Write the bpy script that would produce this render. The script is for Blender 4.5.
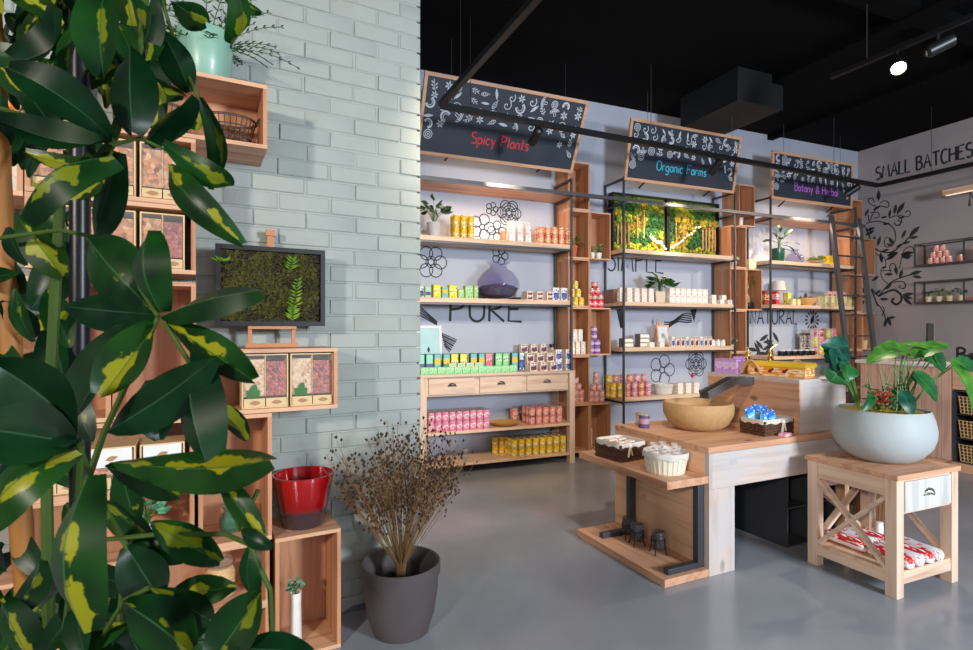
import bpy, math, random
from mathutils import Vector, Matrix, noise
for o in list(bpy.data.objects): bpy.data.objects.remove(o)
C = bpy.context.scene.collection
R = math.radians; PI = math.pi
rnd = random.Random(7)
# ------------------------------------------------------------------ camera
CAMZ = 1.55; FPX = 541.0; CX = 486.5; HY = 330.0
cd = bpy.data.cameras.new('camera'); cam = bpy.data.objects.new('camera', cd); C.objects.link(cam)
cam.location = (0, 0, CAMZ); cam.rotation_euler = (R(90), 0, 0)
cd.sensor_width = 36; cd.lens = 36 * FPX / 973; cd.shift_y = 5 / 973; cd.clip_start = 0.05
cd.dof.use_dof = True; cd.dof.focus_distance = 3.6; cd.dof.aperture_fstop = 11
bpy.context.scene.camera = cam
# ------------------------------------------------------------------ world, light, exposure
sc = bpy.context.scene
sc.view_settings.view_transform = 'Standard'; sc.view_settings.look = 'None'
sc.view_settings.gamma = 1; sc.view_settings.use_curve_mapping = False
sc.view_settings.exposure = 0.0
w = bpy.data.worlds.new('world'); sc.world = w; w.use_nodes = True
w.node_tree.nodes['Background'].inputs[0].default_value = (0.62, 0.78, 1.0, 1)
w.node_tree.nodes['Background'].inputs[1].default_value = 0.14
def area(name, loc, target, sx, sy, power, col, spread=180):
    l = bpy.data.lights.new(name, 'AREA'); l.shape = 'RECTANGLE'; l.size = sx; l.size_y = sy
    l.energy = power; l.color = col; l.spread = R(spread)
    o = bpy.data.objects.new(name, l); C.objects.link(o); o.location = loc
    o.rotation_euler = (Vector(target) - Vector(loc)).to_track_quat('-Z', 'Y').to_euler(); return o
# daylight through the shop windows behind the photographer
area('window_light', (4.9, -1.6, 2.4), (2.2, 4.4, 0.5), 1.1, 1.1, 500, (0.84, 0.92, 1.0))
area('window_light', (-2.3, -3.2, 2.9), (0.0, 3.2, 0.5), 0.35, 0.35, 230, (1.0, 0.90, 0.78))
area('window_light', (2.2, -3.4, 2.8), (1.6, 6.5, 1.6), 4.0, 2.0, 70, (0.85, 0.92, 1.0))
# ------------------------------------------------------------------ frames of reference (walls and furniture lines)
class Fr:
    def __init__(s, o, ang):
        s.o = Vector((o[0], o[1])); s.a = ang
        s.e = Vector((math.cos(ang), math.sin(ang))); s.n = Vector((math.sin(ang), -math.cos(ang)))
    def pt(s, u, v, z=0):
        p = s.o + s.e * u + s.n * v; return Vector((p.x, p.y, z))
    def on(s, px, py, v):            # point of the vertical plane v seen at a photo position -> (u, z)
        r = (px - CX) / FPX; o = s.o + s.n * v
        t = (r * o.y - o.x) / (s.e.x - r * s.e.y); d = o.y + t * s.e.y
        return t, CAMZ - (py - HY) * d / FPX
    def flat(s, px, py, z):          # point of the level plane z -> (u, v)
        d = (CAMZ - z) * FPX / (py - HY); x = (px - CX) / FPX * d
        q = Vector((x, d)) - s.o; return q.dot(s.e), q.dot(s.n)
def fr2(o, e):
    return Fr(o, math.atan2(e[1], e[0]))
FB = fr2((.86, 6.74), (.925, .380))                 # back wall
FR = Fr(FB.pt(5.67, 0)[:2], FB.a - PI / 2)          # right wall
FK = fr2((-.772, 2.96), (.883, .469))               # brick wall
FC = fr2((1.396, 3.40), (.906, .423))               # sink counter, out = towards the camera
FT = fr2((2.355, 3.104), (.9225, .386))             # cross braced table
CEIL = 4.48
def px3(px, py, d):                                  # point at a real distance d
    return Vector(((px - CX) / FPX * d, d, CAMZ - (py - HY) * d / FPX))
# ------------------------------------------------------------------ mesh builder
class MB:
    def __init__(s): s.v = []; s.f = []; s.m = []; s.uv = {}
    def add(s, vs, fs, mi=0):
        b = len(s.v); s.v += [tuple(p) for p in vs]
        for f in fs: s.f.append(tuple(b + i for i in f)); s.m.append(mi)
        return s
    def box(s, x0, x1, y0, y1, z0, z1, mi=0, M=None):
        vs = [Vector((x, y, z)) for z in (z0, z1) for y in (y0, y1) for x in (x0, x1)]
        if M is not None: vs = [M @ p for p in vs]
        return s.add(vs, [(0, 2, 3, 1), (4, 5, 7, 6), (0, 1, 5, 4), (2, 6, 7, 3), (0, 4, 6, 2), (1, 3, 7, 5)], mi)
    def cb(s, cx, cy, cz, sx, sy, sz, mi=0, M=None):
        return s.box(cx - sx / 2, cx + sx / 2, cy - sy / 2, cy + sy / 2, cz - sz / 2, cz + sz / 2, mi, M)
    def bar(s, p0, p1, w, h=None, mi=0, up=(0, 0, 1)):          # rectangular bar between two points
        h = h or w; p0 = Vector(p0); p1 = Vector(p1); d = (p1 - p0).normalized(); up = Vector(up)
        if abs(d.dot(up)) > .99: up = Vector((0, 1, 0))
        a = d.cross(up).normalized() * w / 2; b = a.cross(d).normalized() * h / 2
        vs = [p + x + y for p in (p0, p1) for x, y in ((-a, -b), (a, -b), (a, b), (-a, b))]
        return s.add(vs, [(3, 2, 1, 0), (4, 5, 6, 7), (0, 1, 5, 4), (1, 2, 6, 5), (2, 3, 7, 6), (3, 0, 4, 7)], mi)
    def tube(s, pts, r, n=8, mi=0, cap=True):
        pts = [Vector(p) for p in pts]; rr = r if isinstance(r, (list, tuple)) else [r] * len(pts)
        d0 = (pts[1] - pts[0]).normalized(); up = Vector((0, 0, 1)) if abs(d0.z) < .9 else Vector((1, 0, 0))
        a = d0.cross(up).normalized(); vs = []
        for i, p in enumerate(pts):
            d = (pts[min(i + 1, len(pts) - 1)] - pts[max(i - 1, 0)]).normalized()
            a = (a - d * a.dot(d)).normalized(); b = d.cross(a)
            for k in range(n):
                t = 2 * PI * k / n; vs.append(p + (a * math.cos(t) + b * math.sin(t)) * rr[i])
        fs = [(i * n + k, i * n + (k + 1) % n, (i + 1) * n + (k + 1) % n, (i + 1) * n + k) for i in range(len(pts) - 1) for k in range(n)]
        if cap: fs += [tuple(range(n - 1, -1, -1)), tuple((len(pts) - 1) * n + k for k in range(n))]
        return s.add(vs, fs, mi)
    def lathe(s, prof, n=32, mi=0, c=(0, 0, 0), sx=1, sy=1, cap=False, M=None):
        vs = []
        for r, z in prof:
            for k in range(n):
                t = 2 * PI * k / n; p = Vector((c[0] + r * sx * math.cos(t), c[1] + r * sy * math.sin(t), c[2] + z))
                vs.append(M @ p if M is not None else p)
        fs = [(i * n + k, i * n + (k + 1) % n, (i + 1) * n + (k + 1) % n, (i + 1) * n + k) for i in range(len(prof) - 1) for k in range(n)]
        fs += [tuple(range(n - 1, -1, -1))]
        if cap or True: fs += [tuple((len(prof) - 1) * n + k for k in range(n))]
        return s.add(vs, fs, mi)
    def ball(s, c, r, mi=0, n=8, sz=1, M=None):
        m = n // 2 + 1; prof = [(max(r * math.sin(PI * i / m), r * .02), -r * sz * math.cos(PI * i / m)) for i in range(m + 1)]
        return s.lathe(prof, n, mi, c, M=M)
    def octa(s, c, r, mi=0):
        c = Vector(c); vs = [c + Vector(d) * r for d in ((1, 0, 0), (-1, 0, 0), (0, 1, 0), (0, -1, 0), (0, 0, 1.3), (0, 0, -1.3))]
        return s.add(vs, [(0, 2, 4), (2, 1, 4), (1, 3, 4), (3, 0, 4), (2, 0, 5), (1, 2, 5), (3, 1, 5), (0, 3, 5)], mi)
    def leaf(s, p0, p1, w, nrm, mi=0, bend=.12, fold=.12, seg=7, shape='oval', th=.0006):
        p0 = Vector(p0); p1 = Vector(p1); L = (p1 - p0).length; d = (p1 - p0).normalized(); nrm = Vector(nrm)
        nrm = (nrm - d * nrm.dot(d)).normalized(); sd = d.cross(nrm); vs = []; uvs = []
        for i in range(seg + 1):
            t = i / seg
            if shape == 'oval': ww = (math.sin(PI * min(1, max(.02, t * .93 + .035))) ** .75) * (0.82 + .25 * t)
            elif shape == 'lance': ww = math.sin(PI * (t * .94 + .03)) ** .9 * (1.1 - .25 * t)
            elif shape == 'heart': ww = (max(0.03, math.sin(PI * (1 - (1 - t) ** 1.45))) ** .7) if t < 1 else .03
            else: ww = math.sin(PI * (t * .94 + .03))
            c = p0.lerp(p1, t) + nrm * bend * L * math.sin(PI * t)
            for j in (-1, -.5, 0, .5, 1):
                vs.append(c + sd * ww * w / 2 * j + nrm * fold * w * abs(j)); uvs.append((t, j * .5 + .5, ww))
        b = len(s.v); fs = []
        for i in range(seg):
            for j in range(4): fs.append((i * 5 + j, i * 5 + j + 1, i * 5 + j + 6, i * 5 + j + 5))
        s.add(vs, fs, mi)
        for i, q in enumerate(uvs): s.uv[b + i] = (q[0], q[1])
        return s
    def ribbon(s, pts, w, y=0.0, mi=0, closed=False, taper=False):     # stroke in the local xz plane
        pts = [Vector((p[0], 0, p[1])) for p in pts]
        if closed: pts.append(pts[0])
        vs = []; n = len(pts)
        for i, p in enumerate(pts):
            a = pts[i - 1] if i else (pts[-2] if closed else p); c = pts[i + 1] if i < n - 1 else (pts[1] if closed else p)
            d = c - a; d = d.normalized() if d.length > 1e-9 else Vector((1, 0, 0))
            k = Vector((-d.z, 0, d.x)) * w / 2 * ((.35 + .65 * math.sin(PI * (i + .3) / (n - .4))) if taper else 1)
            vs += [p + k + Vector((0, y, 0)), p - k + Vector((0, y, 0))]
        return s.add(vs, [(2 * i, 2 * i + 1, 2 * i + 3, 2 * i + 2) for i in range(n - 1)], mi)
    def blade(s, cx, cz, ang, L, w, y=0, mi=0):                       # leaf shaped spot in the local xz plane
        vs = []; n = 6; ca, sa = math.cos(ang), math.sin(ang)
        for sgn in (1, -1):
            for i in range(n + 1):
                t = i / n if sgn == 1 else 1 - i / n
                a, b = (t - .5) * L, sgn * w / 2 * math.sin(PI * t); vs.append((cx + a * ca - b * sa, y, cz + a * sa + b * ca))
        return s.add(vs, [tuple(range(len(vs)))], mi)
    def mesh(s, name, mats):
        me = bpy.data.meshes.new(name); me.from_pydata(s.v, [], s.f)
        for m in (mats if isinstance(mats, (list, tuple)) else [mats]): me.materials.append(m)
        me.polygons.foreach_set('material_index', s.m)
        if s.uv:
            ul = me.uv_layers.new(name='UVMap')
            for l in me.loops:
                if l.vertex_index in s.uv: ul.data[l.index].uv = s.uv[l.vertex_index]
        me.update(); me.shade_smooth(); me.set_sharp_from_angle(angle=R(38))
        return me
    def obj(s, name, mats, parent=None, bevel=0):
        o = bpy.data.objects.new(name, s.mesh(name, mats)); C.objects.link(o)
        if parent is not None: o.parent = parent
        if bevel:
            b = o.modifiers.new('bevel', 'BEVEL'); b.width = bevel; b.segments = 2; b.limit_method = 'ANGLE'
        return o
def tag(o, label=None, cat=None, group=None, kind=None):
    if label: o['label'] = label
    if cat: o['category'] = cat
    if group: o['group'] = group
    if kind: o['kind'] = kind
    return o
def thing(name, label, cat, fr, u, v, z, rot=0, group=None):
    o = bpy.data.objects.new(name, None); C.objects.link(o); o.empty_display_size = .1
    o.location = fr.pt(u, v, z); o.rotation_euler = (0, 0, fr.a + rot); return tag(o, label, cat, group)
def put(o, fr, u, v, z, rot=0):
    o.location = fr.pt(u, v, z); o.rotation_euler = (0, 0, fr.a + rot); return o
def inst(me, name, label, cat, fr, u, v, z, rot=0, group=None, s=1):
    o = bpy.data.objects.new(name, me); C.objects.link(o); put(o, fr, u, v, z, rot); o.scale = (s, s, s); return tag(o, label, cat, group)
def copy_tree(o, parent=None):
    c = o.copy(); C.objects.link(c)
    if parent is not None: c.parent = parent
    for ch in [x for x in bpy.data.objects if x.parent == o]: copy_tree(ch, c)
    return c
# ------------------------------------------------------------------ materials
def nt(name):
    m = bpy.data.materials.new(name); m.use_nodes = True; t = m.node_tree; return m, t, t.nodes['Principled BSDF']
def col3(c): return (c[0], c[1], c[2], 1)
def srgb(r, g, b):
    f = lambda c: (c / 255 / 12.92) if c <= 10 else ((c / 255 + .055) / 1.055) ** 2.4
    return (f(r), f(g), f(b))
def plain(name, c, rough=.5, metal=0, var=.12, scale=8, bump=0, coat=0, spec=.5):
    m, t, b = nt(name); N = t.nodes; L = t.links
    tc = N.new('ShaderNodeTexCoord'); no = N.new('ShaderNodeTexNoise'); no.inputs['Scale'].default_value = scale; no.inputs['Detail'].default_value = 4
    L.new(tc.outputs['Object'], no.inputs['Vector'])
    mx = N.new('ShaderNodeMix'); mx.data_type = 'RGBA'; L.new(no.outputs['Fac'], mx.inputs['Factor'])
    mx.inputs['A'].default_value = col3([x * (1 - var) for x in c]); mx.inputs['B'].default_value = col3([min(1, x * (1 + var)) for x in c])
    L.new(mx.outputs['Result'], b.inputs['Base Color']); b.inputs['Roughness'].default_value = rough; b.inputs['Metallic'].default_value = metal
    b.inputs['Coat Weight'].default_value = coat; b.inputs['Specular IOR Level'].default_value = spec
    if bump:
        bp = N.new('ShaderNodeBump'); bp.inputs['Strength'].default_value = bump; bp.inputs['Distance'].default_value = .004
        n2 = N.new('ShaderNodeTexNoise'); n2.inputs['Scale'].default_value = scale * 5; L.new(tc.outputs['Object'], n2.inputs['Vector'])
        L.new(n2.outputs['Fac'], bp.inputs['Height']); L.new(bp.outputs['Normal'], b.inputs['Normal'])
    return m
def ramp(N, stops):
    r = N.new('ShaderNodeValToRGB'); e = r.color_ramp.elements
    while len(e) < len(stops): e.new(.5)
    for i, (p, c) in enumerate(stops): e[i].position = p; e[i].color = col3(c)
    return r
def wood(name, axis, c1, c2, knots=True, wash=None, rough=.5, plank=0):
    m, t, b = nt(name); N = t.nodes; L = t.links
    tc = N.new('ShaderNodeTexCoord'); mp = N.new('ShaderNodeMapping'); sc_ = [14, 14, 14]; sc_[axis] = .9
    mp.inputs['Scale'].default_value = sc_; L.new(tc.outputs['Object'], mp.inputs['Vector'])
    oi = N.new('ShaderNodeObjectInfo'); ad = N.new('ShaderNodeVectorMath'); ad.operation = 'ADD'; L.new(mp.outputs[0], ad.inputs[0])
    mu = N.new('ShaderNodeMath'); mu.operation = 'MULTIPLY'; mu.inputs[1].default_value = 31; L.new(oi.outputs['Random'], mu.inputs[0]); L.new(mu.outputs[0], ad.inputs[1])
    n1 = N.new('ShaderNodeTexNoise'); n1.inputs['Scale'].default_value = 1.3; n1.inputs['Detail'].default_value = 6; n1.inputs['Distortion'].default_value = .7
    L.new(ad.outputs[0], n1.inputs['Vector'])
    rp = ramp(N, [(.3, c2), (.5, c1), (.72, [min(1, x * 1.12) for x in c1])]); L.new(n1.outputs['Fac'], rp.inputs['Fac'])
    out = rp.outputs['Color']
    if knots:
        mk = N.new('ShaderNodeMapping'); ks = [5, 5, 5]; ks[axis] = 2.6; mk.inputs['Scale'].default_value = ks; L.new(tc.outputs['Object'], mk.inputs['Vector'])
        a2 = N.new('ShaderNodeVectorMath'); a2.operation = 'ADD'; L.new(mk.outputs[0], a2.inputs[0]); L.new(mu.outputs[0], a2.inputs[1])
        vo = N.new('ShaderNodeTexVoronoi'); vo.inputs['Scale'].default_value = 1; L.new(a2.outputs[0], vo.inputs['Vector'])
        rk = ramp(N, [(.07, (.8, .8, .8)), (.13, (0, 0, 0))]); L.new(vo.outputs['Distance'], rk.inputs['Fac'])
        mx = N.new('ShaderNodeMix'); mx.data_type = 'RGBA'; L.new(rk.outputs['Color'], mx.inputs['Factor']); L.new(out, mx.inputs['A'])
        mx.inputs['B'].default_value = col3([x * .38 for x in c2]); out = mx.outputs['Result']
    if wash:
        n3 = N.new('ShaderNodeTexNoise'); n3.inputs['Scale'].default_value = 3; L.new(tc.outputs['Object'], n3.inputs['Vector'])
        rw = ramp(N, [(.35, (.25, .25, .25)), (.65, (.85, .85, .85))]); L.new(n3.outputs['Fac'], rw.inputs['Fac'])
        mw = N.new('ShaderNodeMix'); mw.data_type = 'RGBA'; L.new(rw.outputs['Color'], mw.inputs['Factor']); L.new(out, mw.inputs['A']); mw.inputs['B'].default_value = col3(wash); out = mw.outputs['Result']
    L.new(out, b.inputs['Base Color']); b.inputs['Roughness'].default_value = rough
    bp = N.new('ShaderNodeBump'); bp.inputs['Strength'].default_value = .15; bp.inputs['Distance'].default_value = .002; L.new(n1.outputs['Fac'], bp.inputs['Height']); L.new(bp.outputs['Normal'], b.inputs['Normal'])
    return m
PINE = srgb(204, 156, 124), srgb(176, 124, 92)
WX = wood('pine_wood', 0, *PINE); WY = wood('pine_wood', 1, *PINE); WZ = wood('pine_wood', 2, *PINE)
PALE = srgb(216, 188, 166), srgb(190, 156, 132)
SX = wood('pale_pine', 0, *PALE, knots=False); SZ = wood('pale_pine', 2, *PALE, knots=False); SY = wood('pale_pine', 1, *PALE, knots=False)
BOARDX = wood('shelf_pine', 0, srgb(222, 188, 160), srgb(196, 154, 122), knots=False)
WASHX = wood('whitewashed_pine', 0, srgb(205, 180, 165), srgb(180, 150, 130), wash=srgb(184, 186, 190)); WASHZ = wood('whitewashed_pine', 2, srgb(205, 180, 165), srgb(170, 140, 120), wash=srgb(184, 186, 190))
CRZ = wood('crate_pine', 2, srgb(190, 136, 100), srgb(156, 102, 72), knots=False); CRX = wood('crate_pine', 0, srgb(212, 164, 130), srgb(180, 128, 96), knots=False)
STEEL = plain('dark_steel', srgb(78, 80, 86), .45, .6, .1, 10); BLACK = plain('black_metal', srgb(20, 21, 24), .5, .3, .1)
RAILM = plain('grey_steel_rail', srgb(104, 104, 108), .4, .7, .08)
CHROME = plain('brushed_metal', srgb(170, 168, 165), .3, .9, .05); PEWTER = plain('pewter', srgb(120, 116, 112), .35, .9, .1)
BLACKPL = plain('black_plastic', srgb(22, 23, 26), .4); CARD = plain('brown_card', srgb(170, 130, 95), .8)
WHITE = plain('white_ceramic', srgb(232, 230, 225), .3, var=.04); CLOTH = plain('white_cloth', srgb(204, 198, 190), .9, bump=.5, scale=20)
def glass(name, c, rough=.03, ior=1.2, alpha=None):
    m, t, b = nt(name); b.inputs['Base Color'].default_value = col3(c); b.inputs['Roughness'].default_value = rough
    if alpha is None: b.inputs['Transmission Weight'].default_value = 1; b.inputs['IOR'].default_value = ior
    else: b.inputs['Alpha'].default_value = alpha
    return m
GLASS = glass('clear_glass', (.5, .55, .55), alpha=.10); SMOKE = glass('smoked_glass', (.08, .07, .08), alpha=.42)
VIOLET = glass('violet_glass', srgb(92, 66, 150), alpha=.17, rough=.02)
def emit(name, c, s):
    m, t, b = nt(name); b.inputs['Base Color'].default_value = col3(c); b.inputs['Emission Color'].default_value = col3(c); b.inputs['Emission Strength'].default_value = s; return m
def pack(name, a, bcol, c=None, scale=5, lo=.28, hi=.72, thr=.5, rough=.45):
    """printed packaging: field colour a, label band bcol, printed motif c"""
    m, t, b = nt(name); N = t.nodes; L = t.links; tc = N.new('ShaderNodeTexCoord'); sp = N.new('ShaderNodeSeparateXYZ'); L.new(tc.outputs['Generated'], sp.inputs[0])
    rp = ramp(N, [(lo, (0, 0, 0)), (lo + .01, (1, 1, 1)), (hi, (0, 0, 0))]); rp.color_ramp.interpolation = 'CONSTANT'; L.new(sp.outputs['Z'], rp.inputs['Fac'])
    m1 = N.new('ShaderNodeMix'); m1.data_type = 'RGBA'; L.new(rp.outputs['Color'], m1.inputs['Factor']); m1.inputs['A'].default_value = col3(a); m1.inputs['B'].default_value = col3(bcol); out = m1.outputs['Result']
    if c:
        no = N.new('ShaderNodeTexNoise'); no.inputs['Scale'].default_value = scale; no.inputs['Detail'].default_value = 1; L.new(tc.outputs['Generated'], no.inputs['Vector'])
        r2 = ramp(N, [(thr, (0, 0, 0)), (thr + .03, (1, 1, 1))]); L.new(no.outputs['Fac'], r2.inputs['Fac'])
        m2 = N.new('ShaderNodeMix'); m2.data_type = 'RGBA'; L.new(r2.outputs['Color'], m2.inputs['Factor']); L.new(out, m2.inputs['A']); m2.inputs['B'].default_value = col3(c); out = m2.outputs['Result']
    L.new(out, b.inputs['Base Color']); b.inputs['Roughness'].default_value = rough; return m
def speckle(name, cols, scale=60, rough=.6, bump=.6, dist=.004, coord='Object'):
    """many small lumps in several colours (beans, moss, soil)"""
    m, t, b = nt(name); N = t.nodes; L = t.links; tc = N.new('ShaderNodeTexCoord'); vo = N.new('ShaderNodeTexVoronoi'); vo.inputs['Scale'].default_value = scale; L.new(tc.outputs[coord], vo.inputs['Vector'])
    sp = N.new('ShaderNodeSeparateColor'); L.new(vo.outputs['Color'], sp.inputs[0])
    rp = ramp(N, [(i / max(1, len(cols) - 1), c) for i, c in enumerate(cols)]); L.new(sp.outputs[0], rp.inputs['Fac']); L.new(rp.outputs['Color'], b.inputs['Base Color'])
    bp = N.new('ShaderNodeBump'); bp.inputs['Strength'].default_value = bump; bp.inputs['Distance'].default_value = dist; bp.invert = True; L.new(vo.outputs['Distance'], bp.inputs['Height']); L.new(bp.outputs['Normal'], b.inputs['Normal'])
    b.inputs['Roughness'].default_value = rough; return m
def leafmat(name, g1, g2, yel=None, amount=0.0, rough=.35, spec=.3):
    m, t, b = nt(name); b.inputs['Specular IOR Level'].default_value = spec; N = t.nodes; L = t.links; tc = N.new('ShaderNodeTexCoord'); no = N.new('ShaderNodeTexNoise'); no.inputs['Scale'].default_value = 14; L.new(tc.outputs['Object'], no.inputs['Vector'])
    rp = ramp(N, [(.35, g1), (.7, g2)]); L.new(no.outputs['Fac'], rp.inputs['Fac']); out = rp.outputs['Color']
    sp = N.new('ShaderNodeSeparateXYZ'); L.new(tc.outputs['UV'], sp.inputs[0])
    sb = N.new('ShaderNodeMath'); sb.operation = 'SUBTRACT'; L.new(sp.outputs['Y'], sb.inputs[0]); sb.inputs[1].default_value = .5
    ab = N.new('ShaderNodeMath'); ab.operation = 'ABSOLUTE'; L.new(sb.outputs[0], ab.inputs[0])
    if yel:
        n2 = N.new('ShaderNodeTexNoise'); n2.inputs['Scale'].default_value = 20; n2.inputs['Detail'].default_value = 5; L.new(tc.outputs['Object'], n2.inputs['Vector'])
        mm = N.new('ShaderNodeMath'); mm.operation = 'MULTIPLY_ADD'; L.new(n2.outputs['Fac'], mm.inputs[0]); mm.inputs[1].default_value = 1.7; mm.inputs[2].default_value = amount - .86
        off = N.new('ShaderNodeMath'); off.operation = 'SUBTRACT'; L.new(mm.outputs[0], off.inputs[0])
        a3 = N.new('ShaderNodeMath'); a3.operation = 'ABSOLUTE'; s3 = N.new('ShaderNodeMath'); s3.operation = 'SUBTRACT'; L.new(sp.outputs['Y'], s3.inputs[0]); s3.inputs[1].default_value = .42; L.new(s3.outputs[0], a3.inputs[0])
        L.new(a3.outputs[0], off.inputs[1])
        r2 = ramp(N, [(.0, (0, 0, 0)), (.04, (1, 1, 1))]); L.new(off.outputs[0], r2.inputs['Fac'])
        mx = N.new('ShaderNodeMix'); mx.data_type = 'RGBA'; L.new(r2.outputs['Color'], mx.inputs['Factor']); L.new(out, mx.inputs['A']); mx.inputs['B'].default_value = col3(yel); out = mx.outputs['Result']
    rm = ramp(N, [(.0, (1, 1, 1)), (.025, (0, 0, 0))]); L.new(ab.outputs[0], rm.inputs['Fac'])
    m3 = N.new('ShaderNodeMix'); m3.data_type = 'RGBA'; L.new(rm.outputs['Color'], m3.inputs['Factor']); L.new(out, m3.inputs['A']); m3.inputs['B'].default_value = col3([min(1, x * 1.5 + .02) for x in g2])
    L.new(m3.outputs['Result'], b.inputs['Base Color']); b.inputs['Roughness'].default_value = rough
    b.inputs['Subsurface Weight'].default_value = 0
    tr = N.new('ShaderNodeBsdfTranslucent'); L.new(m3.outputs['Result'], tr.inputs['Color']); ms = N.new('ShaderNodeMixShader'); ms.inputs[0].default_value = .25
    L.new(b.outputs[0], ms.inputs[1]); L.new(tr.outputs[0], ms.inputs[2]); L.new(ms.outputs[0], N['Material Output'].inputs['Surface']); return m
GREEN = leafmat('green_leaf', srgb(30, 72, 28), srgb(74, 122, 46)); DGREEN = leafmat('dark_leaf', srgb(14, 46, 28), srgb(32, 78, 42))
LGREEN = leafmat('light_leaf', srgb(84, 126, 44), srgb(130, 160, 60)); SOIL = speckle('soil', [srgb(40, 30, 24), srgb(80, 62, 44)], 90)
MOSS = speckle('moss', [srgb(90, 110, 30), srgb(150, 150, 50), srgb(70, 90, 25)], 120); TERRA = plain('terracotta', srgb(196, 100, 62), .7)
STEMG = plain('green_stem', srgb(70, 110, 45), .5); TWIG = plain('dry_stalk', srgb(134, 104, 66), .8)
# ================================================================== STRUCTURE
def struct(o, label=None): o['kind'] = 'structure'; return tag(o, label)
# floor: polished grey concrete
m, t, b = nt('polished_concrete'); N = t.nodes; L = t.links; tc = N.new('ShaderNodeTexCoord'); no = N.new('ShaderNodeTexNoise'); no.inputs['Scale'].default_value = .9; no.inputs['Detail'].default_value = 7
L.new(tc.outputs['Object'], no.inputs['Vector']); rp = ramp(N, [(.3, srgb(124, 130, 140)), (.7, srgb(150, 154, 162))]); L.new(no.outputs['Fac'], rp.inputs['Fac']); L.new(rp.outputs['Color'], b.inputs['Base Color'])
n2 = N.new('ShaderNodeTexNoise'); n2.inputs['Scale'].default_value = 3; n2.inputs['Detail'].default_value = 4; L.new(tc.outputs['Object'], n2.inputs['Vector'])
r2 = ramp(N, [(.3, (.16, .16, .16)), (.7, (.27, .27, .27))]); L.new(n2.outputs['Fac'], r2.inputs['Fac']); L.new(r2.outputs['Color'], b.inputs['Roughness']); b.inputs['Specular IOR Level'].default_value = .6
FLOORM = m
o = MB().box(-5, 10, -3.6, 12, -.1, 0).obj('floor', FLOORM); struct(o, 'polished grey concrete floor')
CEILM = plain('black_ceiling_paint', srgb(4, 5, 7), .9, var=.2, scale=2, spec=.1)
o = MB().box(-5, 10, -3.6, 12, CEIL, CEIL + .1).obj('ceiling', CEILM); struct(o, 'flat black ceiling')
WALLM = plain('grey_wall_paint', srgb(176, 183, 200), .75, var=.03, scale=3)
WALLR = plain('warm_grey_wall_paint', srgb(158, 150, 152), .8, var=.04, scale=3)
def frobj(mb, name, mats, fr, u=0, v=0, z=0, parent=None, bevel=0):
    o = mb.obj(name, mats, parent, bevel); put(o, fr, u, v, z); return o
wall_back = frobj(MB().box(-4.2, 5.67, 0, .15, 0, CEIL), 'wall_back', WALLM, FB); struct(wall_back, 'pale grey painted wall behind the display shelves')
wall_right = frobj(MB().box(-.15, 9.5, 0, .15, 0, CEIL), 'wall_right', WALLR, FR); struct(wall_right, 'grey wall on the right with black lettering and vines')
# brick wall: real courses of painted bricks
BRICKM = plain('painted_brick', srgb(158, 165, 160), .65, var=.07, scale=6, bump=.5)
mb = MB(); u0, u1 = -4.0, .437; CH, BL = .0905, .262
mb.box(u0, u1 - .02, .0075, .28, 0, CEIL, 0)
row = 0; z = .0; k = 0
while z < CEIL - .001:
    h = min(CH, CEIL - z); off = (row % 2) * BL / 2 + rnd.uniform(-.02, .02); u = u1; first = True
    while u > max(u0, -2.6):
        L_ = (BL if not first else BL * (.5 if row % 2 else 1.0)); a = max(u0, u - L_ + .009); first = False
        d = rnd.uniform(-.004, .003); g = .0045
        x0, x1_, y0, y1, z0, z1 = a, u, d, .03, z + g, z + h - g
        e = .0045; j = [rnd.uniform(-.003, .003) for _ in range(8)]
        vs = [(x0, y1, z0), (x1_, y1, z0), (x1_, y1, z1), (x0, y1, z1), (x0, y0 + e, z0), (x1_, y0 + e, z0), (x1_, y0 + e, z1), (x0, y0 + e, z1),
              (x0 + e + j[0], y0 + j[4] * .3, z0 + e), (x1_ - e + j[1], y0 + j[5] * .3, z0 + e + j[2] * .3), (x1_ - e, y0 + j[6] * .3, z1 - e + j[3] * .4), (x0 + e, y0 + j[7] * .3, z1 - e)]
        mb.add(vs, [(4, 5, 1, 0), (5, 6, 2, 1), (6, 7, 3, 2), (7, 4, 0, 3), (8, 9, 5, 4), (9, 10, 6, 5), (10, 11, 7, 6), (11, 8, 4, 7), (11, 10, 9, 8)])
        u = u - L_ + rnd.uniform(-.006, .006)
    z += CH; row += 1
# return of the wall behind its free end
mb.box(u1 - .32, u1 - .02, .28, 2.2, 0, CEIL, 0)
wall_left = frobj(mb, 'wall_left', BRICKM, FK); struct(wall_left, 'brick wall painted pale mint grey')
frobj(MB().box(u0, u1 - .025, -.003, .012, 0, .035), 'baseboard_left', plain('grey_skirting', srgb(96, 104, 114), .6), FK)['kind'] = 'structure'
frobj(MB().box(-4.2, 5.67, -.014, -.001, 0, .08), 'baseboard_back', plain('dark_skirting', srgb(70, 74, 82), .6), FB)['kind'] = 'structure'
frobj(MB().box(.02, 9.4, -.014, -.001, 0, .08), 'baseboard_right', plain('dark_skirting', srgb(70, 74, 82), .6), FR)['kind'] = 'structure'
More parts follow.
